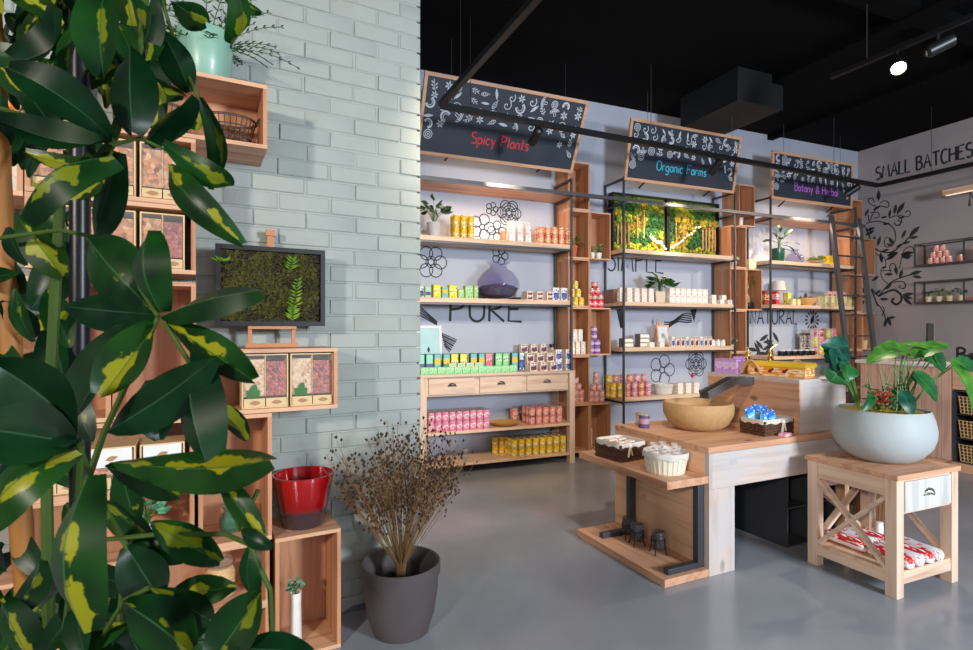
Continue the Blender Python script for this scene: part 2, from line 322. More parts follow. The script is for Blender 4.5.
# boxed duct and beams under the ceiling
DUCT = plain('blue_black_paint', srgb(12, 16, 21), .6)
FD = Fr((2.79, 6.0), FB.a)
o = frobj(MB().box(0, .70, 0, .9, 4.10, CEIL - .001), 'trim_1', DUCT, FD, bevel=.004); struct(o, 'boxed black duct under the ceiling')
FBm = Fr((1.9, 3.4), FB.a)
for i, (a0, a1, b0, b1, h) in enumerate([(-3, 6, .85, 1.05, .09), (-3, 6, 3.9, 4.1, .12), (2.0, 2.2, -5, 4.0, .10), (3.6, 3.7, -5, 4, .07)]):
    o = frobj(MB().box(a0, a1, -b1 if a1 - a0 > 1 else b0, -b0 if a1 - a0 > 1 else b1, CEIL - h - i * .002, CEIL - .001), 'trim_%d' % (i + 2), CEILM, Fr((1.6, 5.0), FB.a)); struct(o, 'black ceiling beam')
# ------------------------------------------------------------------ hand lettering: strokes on a unit-high grid
def arc(cx, cy, rx, ry, a0, a1, n=10): return [(cx + rx * math.cos(R(a0 + (a1 - a0) * i / n)), cy + ry * math.sin(R(a0 + (a1 - a0) * i / n))) for i in range(n + 1)]
G = {
 'P': (.55, [[(0, 0), (.03, 1)], [(.0, .97)] + arc(.2, .74, .32, .25, 90, -90) + [(.02, .46)]]), 'U': (.6, [[(0, 1), (.02, .35)] + arc(.29, .3, .27, .3, 180, 360) + [(.58, 1)]]),
 'R': (.6, [[(0, 0), (.02, 1)], [(0, .97)] + arc(.2, .75, .3, .23, 90, -90) + [(.05, .5), (.58, 0)]]), 'E': (.5, [[(.5, .98), (.02, .95), (0, .03), (.52, 0)], [(.02, .52), (.4, .54)]]),
 'S': (.5, [arc(.26, .75, .24, .24, 40, 265, 10) + arc(.26, .26, .25, .26, 80, -140, 10)]), 'I': (.08, [[(.04, 0), (.04, 1)]]), 'M': (.75, [[(0, 0), (.12, 1), (.37, .15), (.6, 1), (.74, 0)]]),
 'L': (.45, [[(.02, 1), (0, .02), (.46, 0)]]), 'N': (.6, [[(0, 0), (.03, 1), (.55, .02), (.58, 1)]]), 'A': (.62, [[(0, 0), (.32, 1), (.62, 0)], [(.12, .38), (.52, .4)]]),
 'T': (.6, [[(0, .97), (.62, 1)], [(.3, .97), (.32, 0)]]), 'B': (.52, [[(.02, 0), (.0, 1)], [(0, .98)] + arc(.2, .77, .26, .21, 90, -90) + [(.04, .54)] + arc(.22, .27, .3, .27, 90, -90) + [(0, .01)]]),
 'C': (.55, [arc(.3, .5, .3, .5, 50, 310, 14)]), 'H': (.55, [[(0, 0), (0, 1)], [(.55, 0), (.53, 1)], [(0, .5), (.54, .53)]]), 'O': (.66, [arc(.33, .5, .32, .5, 80, 440, 18)]),
 'F': (.48, [[(0, 0), (.02, .97), (.5, 1)], [(.02, .5), (.38, .53)]]),
 'a': (.42, [arc(.2, .28, .2, .27, 30, 330, 12), [(.4, .56), (.4, .0)]]), 'b': (.4, [[(0, 1), (0, 0)], arc(.2, .28, .2, .27, 180, -180, 12)]), 'c': (.36, [arc(.2, .28, .2, .28, 50, 310)]),
 'e': (.4, [[(.02, .3), (.38, .32)] + arc(.2, .28, .2, .28, 10, 310, 12)]), 'g': (.42, [arc(.2, .28, .2, .27, 30, 330, 12), [(.4, .56), (.4, -.15)] + arc(.2, -.18, .2, .16, 0, -150, 6)]),
 'i': (.1, [[(.05, 0), (.05, .52)], [(.05, .7), (.07, .76)]]), 'l': (.1, [[(.05, 0), (.05, 1)]]), 'm': (.62, [[(0, 0), (0, .55)], [(0, .38)] + arc(.15, .4, .15, .16, 180, 0, 6) + [(.3, 0)], [(.3, .38)] + arc(.45, .4, .15, .16, 180, 0, 6) + [(.6, 0)]]),
 'n': (.38, [[(0, 0), (0, .55)], [(0, .35)] + arc(.18, .37, .18, .19, 180, 0, 6) + [(.37, 0)]]), 'o': (.4, [arc(.2, .28, .2, .28, 90, 450, 14)]), 'p': (.4, [[(0, .56), (0, -.35)], arc(.2, .28, .2, .27, 180, -180, 12)]),
 'r': (.28, [[(0, 0), (0, .55)], [(0, .35)] + arc(.17, .36, .17, .19, 180, 60, 6)]), 's': (.34, [arc(.17, .42, .15, .14, 40, 265, 7) + arc(.17, .14, .16, .14, 80, -140, 7)]),
 't': (.3, [[(.12, .9), (.12, .05), (.28, .0)], [(0, .58), (.3, .6)]]), 'y': (.38, [[(0, .56), (.2, .02)], [(.38, .56), (.1, -.35)]]),
 '&': (.55, [[(.55, 0), (.12, .68)] + arc(.26, .8, .15, .17, 200, -60, 8) + [(.05, .3)] + arc(.24, .2, .22, .2, 160, 340, 8) + [(.55, .4)]]), ' ': (.3, [])}
def text_w(s, h, gap=.16): return sum(G[c][0] + gap for c in s) * h - gap * h
def lettering(mb, s, x, z, h, w, y=0, gap=.16, slope=0, mi=0, wide=1):
    for c in s:
        wd, st = G[c]
        for l in st: mb.ribbon([(x + p[0] * h * wide, z + p[1] * h + slope * (x + p[0] * h)) for p in l], w, y, mi)
        x += (wd + gap) * h * wide
INK = plain('black_paint', srgb(38, 42, 50), .7); CHALK = plain('white_chalk', srgb(205, 212, 222), .9); 
def wall_text(s, fr, parent, pxa, pxb, pyb, pyt, sw, label, v=.0):
    (ua, z0), (ub, z1) = fr.on(pxa, pyb, v), fr.on(pxb, pyb, v); zt = fr.on((pxa + pxb) / 2, pyt, v)[1]; z0 = (z0 + z1) / 2
    h = zt - z0; wide = (ub - ua) / text_w(s, h); mb = MB(); lettering(mb, s, ua, z0, h, sw, -.002, wide=wide)
    o = mb.obj('lettering', INK, parent); tag(o, label); return o
wall_text('PURE', FB, wall_back, 450, 521, 321.5, 297, .03, 'black hand painted word PURE')
wall_text('SIMPLE', FB, wall_back, 607, 663, 272, 248, .022, 'black hand painted word SIMPLE')
wall_text('NATURAL', FB, wall_back, 750, 797, 324, 309.5, .022, 'black hand painted word NATURAL')
# lettering on the right wall follows the wall
(ua, za), (ub, zb) = FR.on(876, 179.5, 0), FR.on(972.5, 157, 0); h = .2; mb = MB()
lettering(mb, 'SMALL BATCHES', ua, (za + zb) / 2, h, .028, -.002, wide=(ub - ua) / text_w('SMALL BATCHES', h)); tag(mb.obj('lettering', INK, wall_right), 'black hand painted words SMALL BATCHES')
(ua, za), (ub, zb) = FR.on(957.5, 361, 0), FR.on(972, 361, 0); mb = MB(); lettering(mb, 'Bo', ua, za, .19, .035, -.002, wide=1); tag(mb.obj('lettering', INK, wall_right), 'black painted letters Bo')
(ua, za) = FR.on(969.5, 206, 0); mb = MB(); lettering(mb, 'N', ua, za, .17, .028, -.002); tag(mb.obj('lettering', INK, wall_right), 'black painted letter at the wall lamp')
def flower(mb, cu, cz, r, n=5, w=.012, rot=0, y=-.002):
    for k in range(n):
        a = rot + 2 * PI * k / n; mb.ribbon([(cu + math.cos(a) * r * .62 + math.cos(t * PI / 8) * r * .42, cz + math.sin(a) * r * .62 + math.sin(t * PI / 8) * r * .42) for t in range(17)], w, y)
    mb.ribbon([(cu + math.cos(t * PI / 5) * r * .2, cz + math.sin(t * PI / 5) * r * .2) for t in range(11)], w, y)
def scribble(mb, pts, w, **k): mb.ribbon(pts, w, -.002, **k)
def wall_flower(px, py, rpx, label, n=5, rings=0):
    u, z = FB.on(px, py, 0); r = rpx * 6.9 / FPX; mb = MB(); flower(mb, u, z, r, n)
    for q in range(rings): mb.ribbon([(u + math.cos(t * PI / 8) * r * (.35 + q * .22) * (1 + .12 * math.sin(3 * t)), z + math.sin(t * PI / 8) * r * (.35 + q * .22)) for t in range(17)], .012, -.003)
    tag(mb.obj('flower_drawing', INK, wall_back), label)
wall_flower(482, 227, 12, 'black outlined five petal flower', 5); wall_flower(509, 213, 12, 'black outlined double flower', 6, 3); wall_flower(492, 209, 6, 'thin small outlined flower', 5)
wall_flower(497, 231, 9, 'outlined flower behind white packs', 4); wall_flower(431, 262, 14, 'thin outlined flower behind the boxes', 6, 1)
wall_flower(662, 370, 16, 'large outlined flower', 5); wall_flower(696, 364, 14, 'outlined rose', 6, 3); wall_flower(500, 256, 8, 'outlined flower above the violet jar', 5)
mb = MB(); u, z = FB.on(692, 375.5, 0); mb.blade(u, z, 0, .07, .07, -.004); mb.blade(u, z, 1.5, .07, .07, -.005); tag(mb.obj('flower_dot', plain('crimson_paint', srgb(190, 30, 60), .6), wall_back), 'crimson spot on the outlined rose')
mb = MB()                                                        # brush strokes, leaves and arrows
for k in range(7):
    (a, b), (c, d) = FB.on(441 + k * .6, 333 + k * 2.2, 0), FB.on(457 - k * 1.2, 340 + k * 2.0, 0); scribble(mb, [(a, b), (c, d)], .022 if k % 2 else .012)
for k in range(4):
    (a, b), (c, d) = FB.on(418, 305 + k * 3, 0), FB.on(437, 322 + k * 1, 0); scribble(mb, [(a, b), (c, d)], .016)
for k in range(5):
    P = [FB.on(664 + i * 4.6, 322 - i * 1.4 + 2.2 * math.sin(i * 1.1 + k * .4) + k * 1.5, 0) for i in range(7)]; scribble(mb, P, .018)
(a, b), (c, d), (e, f) = FB.on(690, 310, 0), FB.on(697, 308, 0), FB.on(694, 322, 0); mb.add([(a, -.002, b), (c, -.002, d), (e, -.002, f)], [(0, 2, 1)])
for k in range(4):
    (a, b), (c, d) = FB.on(617 + k * 2, 309, 0), FB.on(621 + k * .5, 328, 0); scribble(mb, [(a, b), (c, d)], .025)
tag(mb.obj('brush_strokes', INK, wall_back), 'black brush strokes')
mb = MB()
for k in range(18):
    u, z = FB.on(764 + rnd.uniform(-12, 12), 350 + rnd.uniform(-13, 10), 0); mb.blade(u, z, rnd.uniform(-.9, .9) + (PI / 2 if k % 3 == 0 else 0), .22, .06, -.002 - k * .0001)
tag(mb.obj('leaf_drawing', INK, wall_back), 'painted dark leaf cluster')
mb = MB(); u, z = FB.on(812, 320, 0)
for k in range(14):
    a = 2 * PI * k / 14; mb.blade(u + .13 * math.cos(a), z + .13 * math.sin(a), a, .09, .03, -.002)
mb.blade(u, z, 1.1, .16, .07, -.003); tag(mb.obj('wreath_drawing', INK, wall_back), 'painted wreath around a leaf')
# vines on the right wall
mb = MB(); OX, OY, S3 = 850, 120, 4.642
def rp_(x, y, oy=120): return FR.on(OX + x / S3, oy + y / S3, 0)
LV = [(133, 350, 90, 40), (78, 430, 60, 30), (125, 408, 20, 30), (235, 410, 55, 45), (210, 414, 80, 35), (185, 434, 80, 28), (158, 451, 0, 22), (240, 453, 5, 22), (168, 482, -5, 26), (95, 507, 10, 35), (92, 524, 20, 35), (300, 515, 40, 42), (295, 545, 0, 30), (250, 530, 65, 32), (135, 562, 75, 35), (112, 555, 75, 28), (192, 562, 120, 35), (185, 580, -30, 26), (260, 570, 8, 28), (232, 582, 20, 28), (268, 618, 0, 38), (265, 634, 5, 34), (195, 622, 15, 36), (190, 637, 0, 22), (145, 640, 100, 36), (165, 605, 8, 26)]
L4 = [(190, 173, 25, 36), (200, 158, 5, 36), (265, 155, 5, 40), (258, 172, -30, 32), (305, 245, 12, 38), (312, 264, -15, 30), (215, 235, 95, 32), (237, 250, 75, 34), (180, 252, -5, 30), (158, 220, 0, 20), (118, 272, 35, 30), (180, 308, 45, 32), (130, 335, 35, 28), (158, 367, -4, 32), (268, 345, 5, 36), (265, 360, -12, 36), (268, 378, -40, 34), (182, 470, 110, 36), (165, 478, 75, 32), (192, 453, 5, 28), (108, 237, 80, 24), (60, 325, 120, 34), (68, 355, 10, 34), (57, 388, 60, 30), (145, 175, 95, 36)]
px2m = 8.1 / FPX / S3 * 1.25
for oy, lst in ((120, LV), (220, L4)):
    for x, y, a, l in lst:
        u, z = rp_(x, y, oy); mb.blade(u, z, R(a), l * px2m * 1.15, l * px2m * .38, -.002)
CVS = [(120, [(75, 500), (90, 540), (110, 590), (150, 612), (195, 612), (240, 580), (275, 545), (315, 512)], .020), (120, [(75, 480), (130, 470), (190, 490), (212, 530), (205, 570), (170, 590), (160, 560), (175, 540)], .014),
       (120, [(85, 440), (90, 470), (110, 430), (135, 400), (175, 405), (180, 385), (160, 375), (140, 385)], .014), (120, [(120, 400), (95, 390), (85, 370), (105, 365), (115, 385)], .012), (120, [(180, 455), (215, 445), (235, 455), (240, 475), (220, 490), (205, 475)], .014),
       (120, [(225, 440), (265, 450), (282, 435), (270, 420), (255, 432)], .012), (120, [(95, 430), (130, 430), (135, 450), (110, 455)], .012), (120, [(230, 690), (240, 640), (255, 600), (290, 590), (300, 640)], .012), (120, [(100, 570), (120, 620), (160, 640), (165, 680), (140, 700)], .012),
       (220, [(130, 400), (100, 320), (130, 350), (160, 320), (190, 290), (230, 270), (280, 255), (320, 245)], .018), (220, [(130, 355), (170, 335), (205, 325), (235, 345), (238, 375), (215, 392), (195, 378), (205, 362)], .03), (220, [(200, 290), (240, 285), (258, 300), (250, 318), (230, 312), (235, 300)], .016),
       (220, [(180, 300), (150, 270), (145, 240), (165, 235), (195, 235)], .012), (220, [(190, 245), (185, 215), (200, 200), (212, 215), (205, 235)], .012), (220, [(120, 380), (145, 410), (160, 440), (170, 480)], .014), (220, [(150, 400), (160, 420), (148, 445)], .012), (220, [(220, 0), (235, 10), (230, 25), (210, 22)], .012)]
for oy, cv, wd in CVS:
    P = [Vector((*rp_(x, y, oy), 0)) for x, y in cv]; out = []
    for i in range(len(P) - 1):
        p0, p1, p2, p3 = P[max(0, i - 1)], P[i], P[i + 1], P[min(len(P) - 1, i + 2)]
        for s in range(5):
            t = s / 5; out.append(.5 * ((2 * p1) + (-p0 + p2) * t + (2 * p0 - 5 * p1 + 4 * p2 - p3) * t * t + (-p0 + 3 * p1 - 3 * p2 + p3) * t ** 3))
    out.append(P[-1]); mb.ribbon([(p.x, p.y) for p in out], wd * 1.1, -.003)
tag(mb.obj('vine_drawing', INK, wall_right), 'black painted curling vines with leaves')
# ================================================================== ceiling lighting tracks
TA = Vector((-.424, 4.936)); FTk = fr2(TA, (.909, .4163)); ZT = 3.60; TL = 6.58
tr = thing('lighting_track', 'black square lighting track hung level in front of the three chalkboards', 'light track', FTk, 0, 0, ZT)
MB().box(0, TL, -.025, .025, -.025, .025).obj('rail', BLACK, tr)
MB().box(-.025, .025, -3.6, -.026, -.025, .025).obj('rail', BLACK, tr); MB().box(TL - .025, TL + .025, -3.6, -.026, -.025, .025).obj('rail', BLACK, tr)
for x, y in ((.3, 0), (2.46, 0), (5.6, 0), (.0, -.5), (TL, -.65), (3.7, 0)):
    MB().tube([(x, y, .025), (x, y, CEIL - ZT - .001)], .003, 6).obj('suspension_wire', PEWTER, tr)
GLOW = emit('lamp_glow', (1, .84, .62), 60)
def spot(fr, u, v, z, aim, label, on=80, name='track_spotlight', group='spotlights on the black track', lit=False, r=.045, cone=75):
    t = thing(name, label, 'spotlight', fr, u, v, z, 0, group); d = (Vector(aim) - Vector((0, 0, 0))).normalized()
    MB().tube([(0, 0, 0), (0, 0, -.07)], .012, 8).obj('bracket', BLACKPL, t)
    c = Vector((0, 0, -.10)); M = Matrix.Translation(c) @ d.to_track_quat('Z', 'Y').to_matrix().to_4x4()
    h = MB().lathe([(r * .6, -.09), (r, -.07), (r, .10), (r * .86, .10), (r * .8, .05)], 24, M=M).obj('housing', BLACKPL, t)
    MB().lathe([(r * .78, .051), (r * .78, .060)], 24, M=M).obj('lamp', GLOW if lit else emit('lamp_glow', (1, .8, .55), 6), t)
    l = bpy.data.lights.new('spot', 'SPOT'); l.energy = on; l.color = (1, .82, .6); l.spot_size = R(cone); l.spot_blend = .8; l.shadow_soft_size = .04
    o = bpy.data.objects.new('spot', l); C.objects.link(o); o.parent = t; o.location = c + d * .12; o.rotation_euler = d.to_track_quat('-Z', 'Y').to_euler()
    return t
def tx(px): r = (px - CX) / FPX; return (r * TA.y - TA.x) / (FTk.e.x - r * FTk.e.y)
spot(FTk, tx(536), 0, ZT - .026, (0, .86, -.5), 'black spotlight on the track in front of the red lettered chalkboard', 110, cone=46)
spot(FTk, tx(716), 0, ZT - .026, (-.1, .75, -.68), 'black spotlight on the track in front of the blue lettered chalkboard', 190, cone=46)
spot(FTk, tx(853), 0, ZT - .026, (-.45, .7, -.55), 'black spotlight on the track right of the purple lettered chalkboard', 120, cone=50)
for x, y, aim, lb in ((0, -2.5, (-.1, .85, -.62), 'added black spotlight on the near part of the left track rail, out over the floor'), (0, -3.1, (.35, .85, -.62), 'added black spotlight at the near end of the left track rail'), (TL, -2.2, (-.6, .7, -.6), 'added black spotlight on the near part of the right track rail'), (TL, -3.0, (-.25, .85, -.58), 'added black spotlight at the near end of the right track rail')):
    spot(FTk, x, -y, ZT - .026, aim, lb, 230)  # spots added out of view to brighten the back wall and shelves
# second track with the lit lamp
P0 = px3(831, 77, 5.0); FT2 = Fr((P0.x, P0.y), FTk.a - PI / 2); Z2 = P0.z
t2 = thing('lighting_track', 'black lighting track carrying the glowing lamp at upper right', 'light track', FT2, 0, 0, Z2)
MB().box(0, 3.4, -.02, .02, -.02, .02).obj('rail', BLACK, t2)
u_ = (lambda px: ((px - CX) / FPX * P0.y - P0.x) / (FT2.e.x - (px - CX) / FPX * FT2.e.y))
MB().tube([(u_(867), 0, .02), (u_(867), 0, CEIL - Z2 - .001)], .004, 6).obj('suspension_wire', PEWTER, t2)
spot(FT2, u_(897), 0, Z2 - .021, (.42, -.55, -.72), 'glowing spotlight on the track at upper right', 130, group=None, lit=True, r=.06)
spot(FT2, u_(938), 0, Z2 - .021, (.5, .5, .3), 'dark spotlight turned upwards at the upper right track', 0, group=None, r=.05)
# ================================================================== chalkboard signs
BOARD = plain('chalkboard', srgb(44, 52, 66), .6, var=.1, scale=3); FRW = CRX
def doodle(mb, x, z, s, k, y):
    w = .008
    def rb(p, **q): mb.ribbon([(x + a * s, z + b * s) for a, b in p], w * q.get('w', 1), y)
    k %= 8; t0 = rnd.uniform(0, 6); c, d = math.cos(t0), math.sin(t0); rot = lambda P: [(a * c - b * d, a * d + b * c) for a, b in P]
    if k == 0: rb(rot([(-.9, 0), (0, .1), (.9, 0)]), w=.8); [mb.blade(x + s * q[0], z + s * q[1], t0 + e, s * .6, s * .22, y) for (q, e) in zip(rot([(-.5, .3), (0, .38), (.5, .3), (-.4, -.3), (.1, -.3)]), (.8, .8, .8, -.8, -.8))]
    elif k == 1: rb(arc(0, 0, .8, .8, 0, 360, 14)); rb(arc(0, 0, .45, .45, 0, 360, 10)); mb.blade(x, z, t0, s * .4, s * .3, y)
    elif k == 2: rb(rot(arc(0, 0, .9, .55, 0, 180, 8) + [(.9, 0), (-.9, 0)])); rb(rot([(-.2, 0), (-.15, -.6), (.2, -.6), (.2, 0)])); rb(rot(arc(0, 0, .6, .3, 20, 160, 6)), w=1.6)
    elif k == 3: rb([(r_ * .1 * math.cos(r_ * .8), r_ * .1 * math.sin(r_ * .8)) for r_ in range(10)], w=1.3)
    elif k == 4: mb.blade(x, z, t0, s * 1.9, s * .5, y); 
    elif k == 5: rb(rot([(-.9, .1), (-.3, .35), (.9, 0), (-.3, -.35), (-.9, -.1), (-.9, .1)])); rb(rot([(-.5, .3), (-.5, -.3)])); rb(rot([(-.1, .3), (-.1, -.25)])); rb(rot([(.3, .2), (.3, -.15)]))
    elif k == 6: [mb.blade(x + s * .45 * math.cos(t0 + q * 1.05), z + s * .45 * math.sin(t0 + q * 1.05), t0 + q * 1.05, s * .75, s * .3, y) for q in range(6)]
    else: rb(rot(arc(0, 0, .8, .8, 60, 300, 10)), w=2.2); rb(rot(arc(.1, 0, .5, .5, 60, 300, 8)), w=.8)
def sign(ua, ub, words, colr, rgb, seed, xfrac, th, z1, lean):
    W = ub - ua; z0 = 3.39; Ls = math.hypot(z1 - z0, lean); tilt = math.atan2(lean, z1 - z0)
    t = thing('chalkboard_sign', 'wood framed chalkboard hung above the shelves, lettered %s in %s' % (words, colr), 'sign', FB, ua, .42, z0)
    t.rotation_euler = (tilt, 0, FB.a)
    f = .035
    mb = MB(); mb.box(0, W, -.012, .022, 0, f); mb.box(0, W, -.012, .022, Ls - f, Ls); mb.box(0, f, -.012, .022, f, Ls - f); mb.box(W - f, W, -.012, .022, f, Ls - f); mb.obj('frame', FRW, t, .002)
    MB().box(f, W - f, .0, .015, f, Ls - f).obj('board', BOARD, t)
    rnd.seed(seed); mb = MB(); k = 0; n = 12; h = Ls - 2 * f
    for i in range(n + 1):
        for j in range(5):
            x = f + (W - 2 * f) * (i + .5 + rnd.uniform(-.2, .2)) / (n + 1); zz = f + h * (.38 + .135 * j + rnd.uniform(-.03, .03))
            if j == 0 and 1 < i < n - 1: continue
            if zz > Ls - f - .06: zz = Ls - f - .06
            doodle(mb, x, zz, rnd.uniform(.046, .066), rnd.randrange(8), -.002 - k * .00003); k += 1
    for i in (0, n):
        x = f + (W - 2 * f) * (i + .5) / (n + 1); doodle(mb, x, f + h * .24, .055, i + 1, -.002)
    tag(mb.obj('chalk_drawings', CHALK, t), 'white chalk drawings of fruit, leaves and mushrooms')
    mb = MB(); x = W * xfrac; wd = text_w(words, th); lettering(mb, words, x, f + h * .2, th, .014, -.003); tag(mb.obj('lettering', plain('chalk_paint', rgb, .6), t), '%s hand lettering reading %s' % (colr, words))
    for xx in (W * .12, W * .88): pass
    M = (Matrix.Rotation(tilt, 3, 'X')).inverted()
    for xx in (W * .15, W * .85):
        p0 = Vector((xx, .024, Ls - .02)); p1 = p0 + M @ Vector((0, 0, CEIL - (z0 + (Ls - .02) * math.cos(tilt)) - .02)); MB().tube([p0, p1], .003, 6).obj('hanging_wire', PEWTER, t)
    for xx in (W * .2, W * .8): MB().bar((xx, .022, .03), (xx, .16, -.06), .016, .016).obj('bracket', BLACK, t)
    return t
sign(-1.9, -.02, 'Spicy Plants', 'red', srgb(226, 50, 66), 3, .31, .115, 4.09, .36)
sign(.715, 2.50, 'Organic Farms', 'turquoise', srgb(60, 190, 220), 12, .26, .115, 4.10, .14)
sign(3.20, 4.89, 'Botany & Herbal', 'purple', srgb(196, 110, 220), 21, .27, .115, 4.06, .02)
# ================================================================== shelving units
def led(t, x0, x1, y, z, power):
    l = bpy.data.lights.new('strip_light', 'AREA'); l.shape = 'RECTANGLE'; l.size = x1 - x0; l.size_y = .03; l.energy = power; l.color = (1, .74, .52)
    o = bpy.data.objects.new('strip_light', l); C.objects.link(o); o.parent = t; o.location = ((x0 + x1) / 2, y, z)
    return o
def unit(ua, ub, shelves, posts, label, zbot, top_z=3.12):
    W = ub - ua; t = thing('display_shelving', label, 'shelving', FB, ua, 0, 0)
    zt = 3.42 if ua > .2 else 3.33
    for x in posts:
        MB().box(x - .011, x + .011, -.43, -.408, zbot, zt).obj('post', STEEL, t); MB().box(x - .011, x + .011, -.045, -.023, zbot, zt).obj('post', STEEL, t)
        for z in [top_z - .03] + [s - .075 for s in shelves]: MB().box(x - .012, x + .012, -.406, -.051, z, z + .022).obj('bracket', STEEL, t)
        MB().box(x - .012, x + .012, -.406, -.051, zt - .03, zt - .005).obj('bracket', STEEL, t)
    for s in shelves:
        MB().box(0, W, -.405, -.02, s - .05, s).obj('shelf_board', BOARDX, t, .002)
        MB().box(0.03, W - .03, -.395, -.36, s - .072, s - .051).obj('shelf_rail', STEEL, t)
    if not (.2 < ua < 1): MB().box(0, W, -.40, -.02, top_z, top_z + .03).obj('top_board', WX, t, .002)
    hd = MB().box(W * .15, W * .85, -.395, -.365, top_z + .031, top_z + .05).obj('lamp_bar', PEWTER, t)
    MB().box(W * .17, W * .83, -.362, -.352, top_z + .033, top_z + .047).obj('lamp_diffuser', emit('strip_glow', (1, .82, .55), 3), t)
    a = led(t, W * .15, W * .85, -.30, top_z + .06, 2.5); a.rotation_euler = (R(150), 0, 0)
    a = led(t, W * .08, W * .92, -.30, top_z - .015, 10); a.rotation_euler = (R(-12), 0, 0)
    return t
unit(-2.0, 0, [2.55, 1.895], (1.975, .02), 'black framed shelving with plank shelves nearest the brick wall, above the drawer table', 1.082)
unit(.70, 2.545, [2.55, 1.90, 1.335, .72, .16], (.014, 1.831), 'middle black framed shelving holding the glowing moss picture', 0.0)
unit(3.18, 4.99, [2.53, 1.91, 1.18, .66, .16], (.014, 1.796), 'far black framed shelving behind the black ladder', 0.0)
lr = thing('ladder_rail', 'long grey steel ladder rail running in front of all three shelving units', 'rail', FB, -2.0, .47, 3.13)
MB().box(0, 7.1, -.02, .02, -.02, .02).obj('rail', RAILM, lr)
for x in (1.9, 2.72, 4.5, 5.2, 6.9): MB().box(x - .02, x + .02, .021, .034, -.03, .03).obj('rail_bracket', STEEL, lr)
def cup_pull(mb, x, y, z, w=.048, h=.036, d=.024):
    """half shell pull, open below"""
    vs = []; n, m_ = 12, 6
    for i in range(n + 1):
        for j in range(m_ + 1):
            a, b = PI * i / n, PI / 2 * j / m_; vs.append((x + w * math.cos(a) * math.cos(b), y - d * math.sin(b) * (.25 + .75 * math.sin(a)) - .0005, z + h * math.sin(a) * math.cos(b)))
    mb.add(vs, [(i * (m_ + 1) + j, i * (m_ + 1) + j + 1, (i + 1) * (m_ + 1) + j + 1, (i + 1) * (m_ + 1) + j) for i in range(n) for j in range(m_)])
    mb.box(x - w * 1.12, x + w * 1.12, y - .003, y - .0002, z - .004, z + .004)
# ------------------------------------------------------------------ drawer table below the first unit
t = thing('drawer_table', 'pale wooden console table with three drawers and two low shelves', 'table', FB, -1.86, 0, 0); W = 1.86
MB().box(0, W, -.46, -.01, 1.05, 1.08).obj('tabletop', SX, t, .002)
for x in (.0, W - .07):
    for y in (-.455, -.085): MB().box(x, x + .07, y, y + .07, 0, 1.049).obj('leg', SZ, t, .002)
MB().box(.071, W - .071, -.415, -.39, .845, 1.049).obj('apron', SX, t); 
MB().box(.071, W - .071, -.05, -.03, .845, 1.049).obj('apron', SX, t)
dw = (W - .14) / 3
for i in range(3):
    d = MB().box(.076 + dw * i + .025, .066 + dw * (i + 1) - .025, -.432, -.4165, .865, 1.035).obj('drawer', SX, t, .002); xc = .071 + dw * (i + .5)
    mb = MB(); cup_pull(mb, xc, -.432, .95)
    mb.obj('cup_pull', PEWTER, d)
for z in (.47, .125): MB().box(.0, W, -.455 if z > 1 else -.45, -.02, z - .03, z).obj('shelf_board', BOARDX, t)
# ================================================================== wooden crates
CB = .585
def crate_tree(w, h, d, th=.018):
    t = bpy.data.objects.new('wooden_crate', None); C.objects.link(t)
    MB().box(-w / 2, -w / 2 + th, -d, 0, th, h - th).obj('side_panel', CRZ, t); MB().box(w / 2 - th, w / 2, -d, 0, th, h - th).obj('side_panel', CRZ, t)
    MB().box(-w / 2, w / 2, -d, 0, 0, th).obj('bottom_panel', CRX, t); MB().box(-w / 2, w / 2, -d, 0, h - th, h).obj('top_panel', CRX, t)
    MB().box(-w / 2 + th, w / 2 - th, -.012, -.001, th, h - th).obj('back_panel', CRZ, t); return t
crate_v = crate_tree(.30, CB - .003, .30); crate_h = crate_tree(.58, .293, .30); used = {}
def crate(kind, fr, uc, z, label, v=0.001, group=None):
    p = crate_v if kind == 'v' else crate_h
    if kind in used: p = copy_tree(p)
    used[kind] = 1; put(p, fr, uc, v, z); tag(p, label, 'crate', group); return p
LV_ = [.07 + CB * i for i in range(7)]            # crate levels on the back wall
nm = ['lowest', 'second lowest', 'third lowest', 'fourth lowest', 'second topmost', 'topmost']
for i in range(6): crate('v', FB, .152, LV_[i], '%s upright crate in the left stack between the first two shelving units' % nm[i])
for i, l in ((4, 'top'), (2, 'middle'), (0, 'bottom')): crate('v', FB, .458, LV_[i], '%s wooden crate in the staggered column just left of the moss picture shelving' % l)
for i in range(5): crate('v', FB, 2.72, LV_[i], '%s upright wooden crate in the stack right of the moss picture shelving' % ['lowest', 'second lowest', 'third from below', 'fourth from below', 'topmost'][i])
crate('v', FB, 2.88, LV_[5], 'wooden crate with a small white pot, beside the purple lettered chalkboard')
crate('v', FB, 3.022, LV_[3], 'wooden crate holding the bonsai')
for i in range(6): crate('v', FB, 5.17, LV_[i], '%s upright wooden crate behind the ladder' % nm[i])
crate('v', FB, 5.475, LV_[4], 'empty wooden crate at the corner beside the painted vines'); crate('v', FB, 5.475, LV_[2], 'wooden crate with a pale basket at the corner by the vines')
